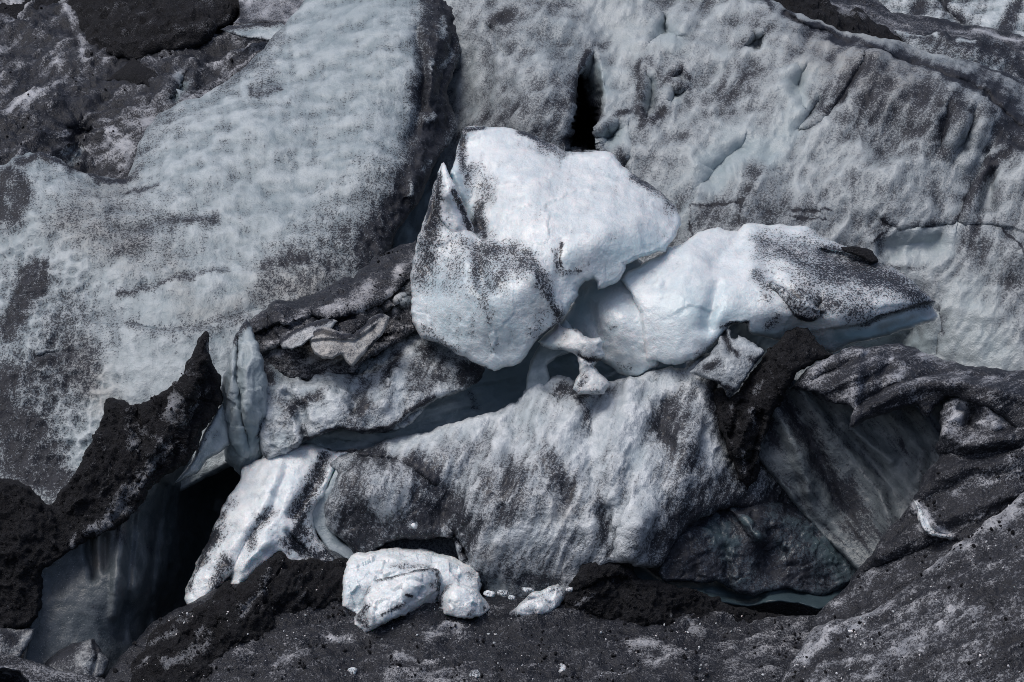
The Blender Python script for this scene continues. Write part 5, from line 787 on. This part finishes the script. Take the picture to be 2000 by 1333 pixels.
ice("ice_boulder", "wedge-shaped white ice boulder speckled with ash, front one of the cluster at the bottom", "ice boulder",
    [(688, 1215), (692, 1205), (704, 1192), (712, 1180), (710, 1165), (716, 1152), (728, 1136), (742, 1130), (765, 1126), (790, 1120), (815, 1113), (838, 1110), (855, 1112), (862, 1125), (868, 1142), (862, 1160), (855, 1175), (850, 1190), (846, 1206), (832, 1202), (815, 1198), (798, 1204), (780, 1204), (760, 1214), (742, 1222), (725, 1232), (710, 1243), (698, 1232), (688, 1228)],
    settle([(692, 1215, -8.4), (735, 1135, -8.0), (850, 1114, -7.8), (866, 1145, -7.4), (760, 1155, -9.0), (835, 1130, -8.7), (815, 1165, -9.2), (850, 1175, -7.9), (845, 1200, -7.7), (720, 1195, -9.5), (780, 1190, -9.4), (800, 1200, -8.9), (710, 1235, -9.0)], 790, 1204, -.6), M_WHITE, th=1.5, edge=(9, .35), rough=2, seed=112, dirt0=.03, ledges=((.5, 22, [(800, 1196), (826, 1172), (850, 1150), (860, 1124)]),),
    dirt=((.6, 9, [(715, 1185), (700, 1205), (715, 1220)]), (.8, 4, [(795, 1163), (805, 1166)]), (.7, 5, [(852, 1122), (855, 1140)]), (.65, 4, [(745, 1200), (790, 1180)]), (.6, 8, [(858, 1150), (850, 1140)]), (.62, 4, [(735, 1133), (790, 1121), (835, 1112), (858, 1116)]), (.66, 5, [(866, 1140), (852, 1178), (846, 1204)]), (.5, 5, [(712, 1160), (720, 1145)])), tan=((.3, 14, [(840, 1180)]),), group="white ice boulders on the ash", backr=50, **WB)
ice("ice_boulder", "smooth rounded white ice boulder at the right of the bottom cluster", "ice boulder",
    [(848, 1205), (852, 1188), (858, 1168), (866, 1152), (878, 1142), (890, 1136), (904, 1140), (918, 1146), (932, 1152), (942, 1166), (952, 1178), (958, 1188), (950, 1198), (936, 1206), (918, 1210), (895, 1207), (870, 1203)],
    settle([(850, 1200, -7.9), (890, 1140, -7.5), (950, 1180, -7.6), (890, 1165, -8.5), (930, 1180, -8.4), (900, 1200, -8.6)], 890, 1207, -.7), M_WHITE, th=1.1, edge=(9, .35), rough=2, seed=113, dirt0=.03, dirt=((.6, 4, [(915, 1202), (922, 1192)]), (.5, 5, [(946, 1188)]), (.55, 5, [(856, 1190), (864, 1158), (882, 1140)])), tan=((.2, 10, [(890, 1180)]),), group="white ice boulders on the ash", backr=40, **WB)
ice("ice_chunk", "longish ash-peppered white ice chunk lying alone, left of the black pointed heap", "ice chunk",
    [(988, 1208), (992, 1198), (1002, 1192), (1012, 1182), (1022, 1172), (1032, 1162), (1048, 1154), (1066, 1150), (1078, 1144), (1090, 1139), (1100, 1146), (1106, 1158), (1104, 1172), (1094, 1184), (1082, 1194), (1066, 1202), (1046, 1208), (1026, 1211), (1006, 1217), (992, 1214)],
    settle([(990, 1206, -8.2), (1050, 1156, -7.8), (1095, 1144, -7.6), (1104, 1165, -7.6), (1060, 1180, -8.6), (1020, 1195, -8.7), (1040, 1207, -8.5)], 1040, 1209, -.2), M_WHITE, th=1.1, edge=(13, .5), rough=2, seed=114, dirt0=.18, dirt=((.6, 6, [(1000, 1198), (1020, 1208)]), (.06, 10, [(1080, 1165)])), backr=40, **WB)
def chunk(cx, cy, rx, ry, z, label, seed, dirt0=.15, rot=0.0, name="ice_chunk", cat="ice chunk", group="small ice chunks on the ash", mat=None):
    r = random.Random(seed); pts = []
    n = 7
    for k in range(n):
        a = 2 * math.pi * (k + r.uniform(-.25, .25)) / n; q = r.uniform(.78, 1.1)
        x, y = rx * q * math.cos(a), ry * q * math.sin(a)
        c, s_ = math.cos(math.radians(rot)), math.sin(math.radians(rot))
        pts.append((cx + x * c - y * s_, cy + x * s_ + y * c))
    h = min(rx, ry) / 50.0
    ctrl = [(cx, cy, z - h * .7), (cx - rx, cy, z), (cx + rx, cy, z), (cx, cy - ry, z + h * .5), (cx, cy + ry, z - h * .5), (cx + rx * .4, cy - ry * .3, z - h * .6)]
    w = dict(WB); w['step'] = 1.5
    return ice(name, label, cat, pts, ctrl, mat or M_WHITE, th=h * 1.6, edge=(min(rx, ry) * .5, h * .4), rough=1.2, seed=seed, dirt0=dirt0, backr=min(rx, ry), group=group, **w)
chunk(955, 1160, 14, 7, -7.2, "small white ice lump touching the right side of the boulder cluster", 121, .2)
chunk(982, 1158, 13, 7, -7.0, "flat grey-white ice lump between the boulder cluster and the lone long chunk", 122, .4)
chunk(1000, 1168, 9, 7, -7.3, "tiny round ice lump just above the left end of the lone long chunk", 123, .35)
chunk(1030, 1152, 14, 5, -6.6, "thin ice sliver lying behind the lone long chunk", 124, .3)
chunk(1112, 1152, 8, 6, -7.0, "tiny ice lump between the long chunk and the black pointed heap", 125, .4)
chunk(632, 1235, 9, 5, lies_on("ground", 632, 1235), "tiny bright ice chip on the ash, left of the front wedge boulder", 126, .0)
chunk(670, 1254, 28, 10, lies_on("ground", 670, 1258) + .15, "flat pale ice lump low on the ash, below and left of the wedge boulder", 127, .3, -8)
chunk(686, 1322, 12, 24, lies_on("ground", 686, 1330) + .15, "upright pointed grey ice shard at the bottom edge, below the boulder cluster", 128, .3, 22)
chunk(928, 1325, 16, 22, lies_on("ground", 928, 1332) + .2, "grainy pale ice lump at the bottom edge, right of the grey shard", 129, .45, -20)
chunk(1095, 1310, 16, 14, lies_on("ground", 1095, 1316) + .12, "small pale angular ice lump near the bottom edge, below the lone long chunk", 130, .25)
chunk(1664, 1232, 13, 6, lies_on("ice_slope", 1664, 1234, 1) + .05, "tiny white ice chip on the upper edge of the sparkling bottom right slope", 131, .0, -15)
chunk(808, 1027, 5, 5, -5.3, "tiny white ice chip stuck on the dark lower left part of the central ridge", 132, .0)

# ================================================================== parts of the big pieces
FB = dict(step=1.5, noise=((.5, .06), (.2, .02)), streak=(70, .12, .6), blotch=(.4, .12), warp=4)
ice("fin", None, None, [(850, 400), (854, 352), (861, 325), (866, 317), (873, 331), (882, 350), (892, 372), (905, 398), (916, 425), (926, 452), (912, 468), (890, 462), (870, 440), (856, 425)],
    [(866, 320, 1.3), (856, 390, .7), (876, 380, .2), (890, 400, .7), (880, 440, .45), (915, 440, .8), (905, 465, .55), (860, 425, .5)], M_WHITE, th=.8, edge=(4, .15), rough=2, seed=201, dirt0=.12,
    dirt=((.85, 7, [(860, 335), (853, 380), (856, 420)]), (.8, 7, [(885, 375), (905, 415), (918, 445)]), (.03, 6, [(867, 335), (876, 380), (892, 430)])), creases=((-.12, 9, [(868, 330), (878, 385), (895, 440)]),), parent=BLOCK, backr=20, **FB)
ice("ash_cap", None, None, [(1642, 483), (1665, 481), (1690, 485), (1704, 490), (1712, 502), (1715, 513), (1704, 515), (1690, 507), (1668, 498), (1650, 492)], [(1642, 485, 2.2), (1690, 490, 2.0), (1712, 510, 1.6), (1670, 495, 1.9)], M_ASH, th=.6, edge=(7, .3), rough=1.5, seed=202, dirt0=.95, parent=LONG, backr=12, **FB)
ice("lobe", None, None, [(1500, 548), (1515, 553), (1530, 560), (1542, 572), (1556, 582), (1572, 586), (1590, 595), (1602, 606), (1602, 618), (1590, 628), (1574, 629), (1558, 624), (1546, 612), (1534, 594), (1518, 578), (1504, 566)],
    [(1505, 555, -1.0), (1540, 590, -1.5), (1575, 600, -1.75), (1598, 615, -1.5), (1570, 627, -1.4)], M_WHITE, th=.6, edge=(9, .4), rough=1.2, seed=203, dirt0=.5, dirt=((.97, 4, [(1512, 572), (1534, 594), (1550, 616), (1575, 627), (1594, 624)]), (.3, 6, [(1575, 598)])), parent=LONG, backr=14, **FB)
ice("ledge", None, None, [(602, 656), (612, 644), (636, 638), (668, 650), (690, 654), (706, 640), (722, 622), (744, 612), (762, 620), (752, 645), (738, 664), (716, 688), (702, 703), (690, 717), (676, 708), (668, 694), (650, 702), (630, 702), (614, 692), (606, 674)],
    [(604, 658, -1.5), (660, 656, -1.7), (640, 690, -2.0), (700, 645, -1.4), (690, 712, -2.0), (745, 620, -.8), (720, 670, -1.6), (675, 690, -1.9)], M_MID, th=.9, edge=(8, .35), rough=2, seed=204, dirt0=.2, tan0=.65,
    dirt=((.95, 6, [(603, 656), (625, 646), (668, 656), (692, 656), (712, 636), (745, 614)]), (.85, 4, [(700, 700), (718, 684), (738, 662)]), (.05, 8, [(690, 705), (705, 690)])), ledges=((.3, 8, [(606, 664), (640, 660), (690, 664), (725, 640)]),), parent=LAYERED, backr=22, **FB)
ice("ledge", None, None, [(545, 668), (556, 655), (575, 645), (600, 634), (618, 626), (640, 622), (660, 628), (650, 640), (630, 650), (608, 662), (590, 676), (570, 684), (552, 682)],
    [(548, 672, -1.1), (600, 640, -1.2), (650, 628, -.8), (570, 678, -1.6), (610, 655, -1.5)], M_MID, th=.8, edge=(7, .3), rough=2, seed=205, dirt0=.25, tan0=.35, dirt=((.95, 5, [(546, 668), (575, 648), (605, 634), (645, 624)]),), parent=LAYERED, backr=18, **FB)
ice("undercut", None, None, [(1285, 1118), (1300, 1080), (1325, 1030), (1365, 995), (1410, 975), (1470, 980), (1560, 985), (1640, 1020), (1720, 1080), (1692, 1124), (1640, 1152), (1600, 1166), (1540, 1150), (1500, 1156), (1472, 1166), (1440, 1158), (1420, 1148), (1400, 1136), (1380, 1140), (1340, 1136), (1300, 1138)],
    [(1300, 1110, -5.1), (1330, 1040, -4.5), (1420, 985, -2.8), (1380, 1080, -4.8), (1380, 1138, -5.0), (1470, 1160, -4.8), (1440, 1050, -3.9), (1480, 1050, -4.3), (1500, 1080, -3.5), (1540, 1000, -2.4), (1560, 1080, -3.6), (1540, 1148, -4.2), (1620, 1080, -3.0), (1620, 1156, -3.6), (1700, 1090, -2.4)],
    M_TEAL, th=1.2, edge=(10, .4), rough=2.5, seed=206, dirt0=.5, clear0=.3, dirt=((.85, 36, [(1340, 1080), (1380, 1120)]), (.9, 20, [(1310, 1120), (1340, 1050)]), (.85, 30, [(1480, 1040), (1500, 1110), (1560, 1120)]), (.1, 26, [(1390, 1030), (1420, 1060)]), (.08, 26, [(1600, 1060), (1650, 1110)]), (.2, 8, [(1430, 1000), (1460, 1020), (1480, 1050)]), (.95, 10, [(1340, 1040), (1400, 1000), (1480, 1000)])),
    creases=((.35, 8, [(1415, 1070), (1425, 1145)]), (-.5, 9, [(1430, 995), (1455, 1015), (1482, 1048)]), (.3, 10, [(1500, 1040), (1530, 1080)])), parent=CENTRAL, step=2, facet=(.7, .12), relief=((40, .06, 1.8, .5),), noise=((1.0, .2), (.35, .07)), streak=(60, .2, 1.0), blotch=(.5, .2), warp=10, backr=60)
ice("fin", None, None, [(1784, 976), (1794, 983), (1804, 997), (1812, 1003), (1822, 1015), (1830, 1033), (1846, 1039), (1862, 1044), (1858, 1053), (1838, 1051), (1818, 1048), (1804, 1038), (1796, 1022), (1790, 1000)],
    [(1788, 982, -7.0), (1810, 1012, -7.6), (1806, 1036, -8.0), (1855, 1048, -8.1), (1830, 1044, -8.1)], M_WHITE, th=.6, edge=(8, .4), rough=1.5, seed=207, dirt0=.28, dirt=((.85, 3, [(1812, 1004), (1822, 1014)]), (.6, 5, [(1795, 1025), (1815, 1048)])), parent=SWEEP, backr=14, **FB)

# ice chips strewn over the ash around the boulders
_r = random.Random(5)
_places = [(700, 1262), (1010, 1222), (960, 1195), (560, 1270), (880, 1262), (1180, 1275), (1330, 1248), (1060, 1262), (620, 1305), (770, 1290), (1440, 1260), (930, 1290), (1260, 1300), (1130, 1245)]
for k in range(150):
    bx, by = _places[k % len(_places)]
    x, y = bx + _r.gauss(0, 50), by + _r.gauss(0, 18)
    q = 2.4 + 6.0 * _r.random() ** 3
    if y < 1215 or y > 1340 or x > 1530 or (1090 < x < 1500 and y < 1238) or x < 520: continue
    chunk(x, y, q * _r.uniform(1.2, 2.0), q, lies_on("ground", x, y) + q / 50 * .35, "small angular ice chip lying loose on the dark ground at the bottom", 300 + k, _r.choice([.1, .35, .5, .6]), _r.uniform(-40, 40), name="ice_chip", cat="ice chip", group="loose ice chips on the dark ground", mat=_r.choice([M_WHITE, M_ICE, M_ICE]))

# loose grit: nobody could count it
def grit(name, label, cat, spots, n, r0, r1, mat, seed):
    rs = np.random.RandomState(seed)
    import bmesh
    bm = bmesh.new(); bmesh.ops.create_icosphere(bm, subdivisions=1, radius=1.0)
    bv = np.array([v_.co[:] for v_ in bm.verts]); bf = np.array([[v_.index for v_ in f_.verts] for f_ in bm.faces]); bm.free()
    VV = []; FF = []; c = 0
    tot = sum(w for *_, w in spots)
    for key, k, box, w in spots:
        u, v, X, N, d = SURF[key][k]
        sel = np.nonzero((d > 3) & (u > box[0]) & (u < box[2]) & (v > box[1]) & (v < box[3]))[0]
        if len(sel) == 0: continue
        dens = np.clip(fbm(X[sel], 1.1, 3, .6, 3.3 + seed) + .12, 0.0, 1) ** 1.5 + .004
        pick = rs.choice(sel, int(n * w / tot), p=dens / dens.sum())
        for i in pick:
            r = r0 + (r1 - r0) * rs.rand() ** 4
            sc = r * rs.uniform(.6, 1.25, 3)
            q, _ = np.linalg.qr(rs.normal(size=(3, 3)))
            pts = (bv * sc * rs.uniform(.75, 1.2, (len(bv), 1))) @ q.T
            VV.append(pts + X[i] + rs.uniform(-.05, .05, 3) + N[i] * r * .25); FF.append(bf + c); c += len(bv)
    VV = np.concatenate(VV); FF = np.concatenate(FF)
    org = np.array([VV[:, 0].mean(), VV[:, 1].mean(), VV[:, 2].min()])
    me = bpy.data.meshes.new(name); me.from_pydata((VV - org).tolist(), [], FF.tolist())
    for nm, x in (("ash", 1.0 if mat is M_ASH else .15), ("clear", 0.0), ("tan", 0.0), ("tone", .6)):
        at = me.attributes.new(nm, 'FLOAT', 'POINT'); at.data.foreach_set("value", np.full(len(VV), x, np.float32))
    me.update()
    o = link(me, name, org, mat); o["label"] = label; o["category"] = cat; o["kind"] = "stuff"
B = (-200, -200, 2300, 1500)
def last(key, near):
    return min(range(len(SURF[key])), key=lambda k: abs(SURF[key][k][0].mean() - near[0]) + abs(SURF[key][k][1].mean() - near[1]))
grit("gravel", "fine dark ash gravel strewn over the dirty ice and ground", "gravel",
     [("ground", 0, (200, 1190, 1620, 1340), 10), ("ash_heap", last("ash_heap", (450, 1230)), B, 5), ("ash_heap", last("ash_heap", (1300, 1160)), B, 4), ("ash_heap", last("ash_heap", (40, 1080)), B, 3),
      ("ash_spire", 0, B, 4), ("ash_spire", 1, B, 2), ("ice_slope", last("ice_slope", (1850, 1250)), B, 5), ("ice_ridge", last("ice_ridge", (1850, 1050)), (1580, 860, 2010, 1250), 3), ("ice_ridge", 0, B, 2),
      ("moraine_slope", 0, (0, 0, 560, 340), 3)], 3600, .022, .09, M_ASH, 3)
grit("ice_grit", "fine pale ice grit sprinkled over the dark ground and slope", "ice grit",
     [("ground", 0, (430, 1190, 1560, 1340), 4), ("ice_slope", last("ice_slope", (1850, 1250)), B, 6), ("ash_heap", last("ash_heap", (450, 1230)), B, 1)], 900, .014, .055, M_WHITE, 4)
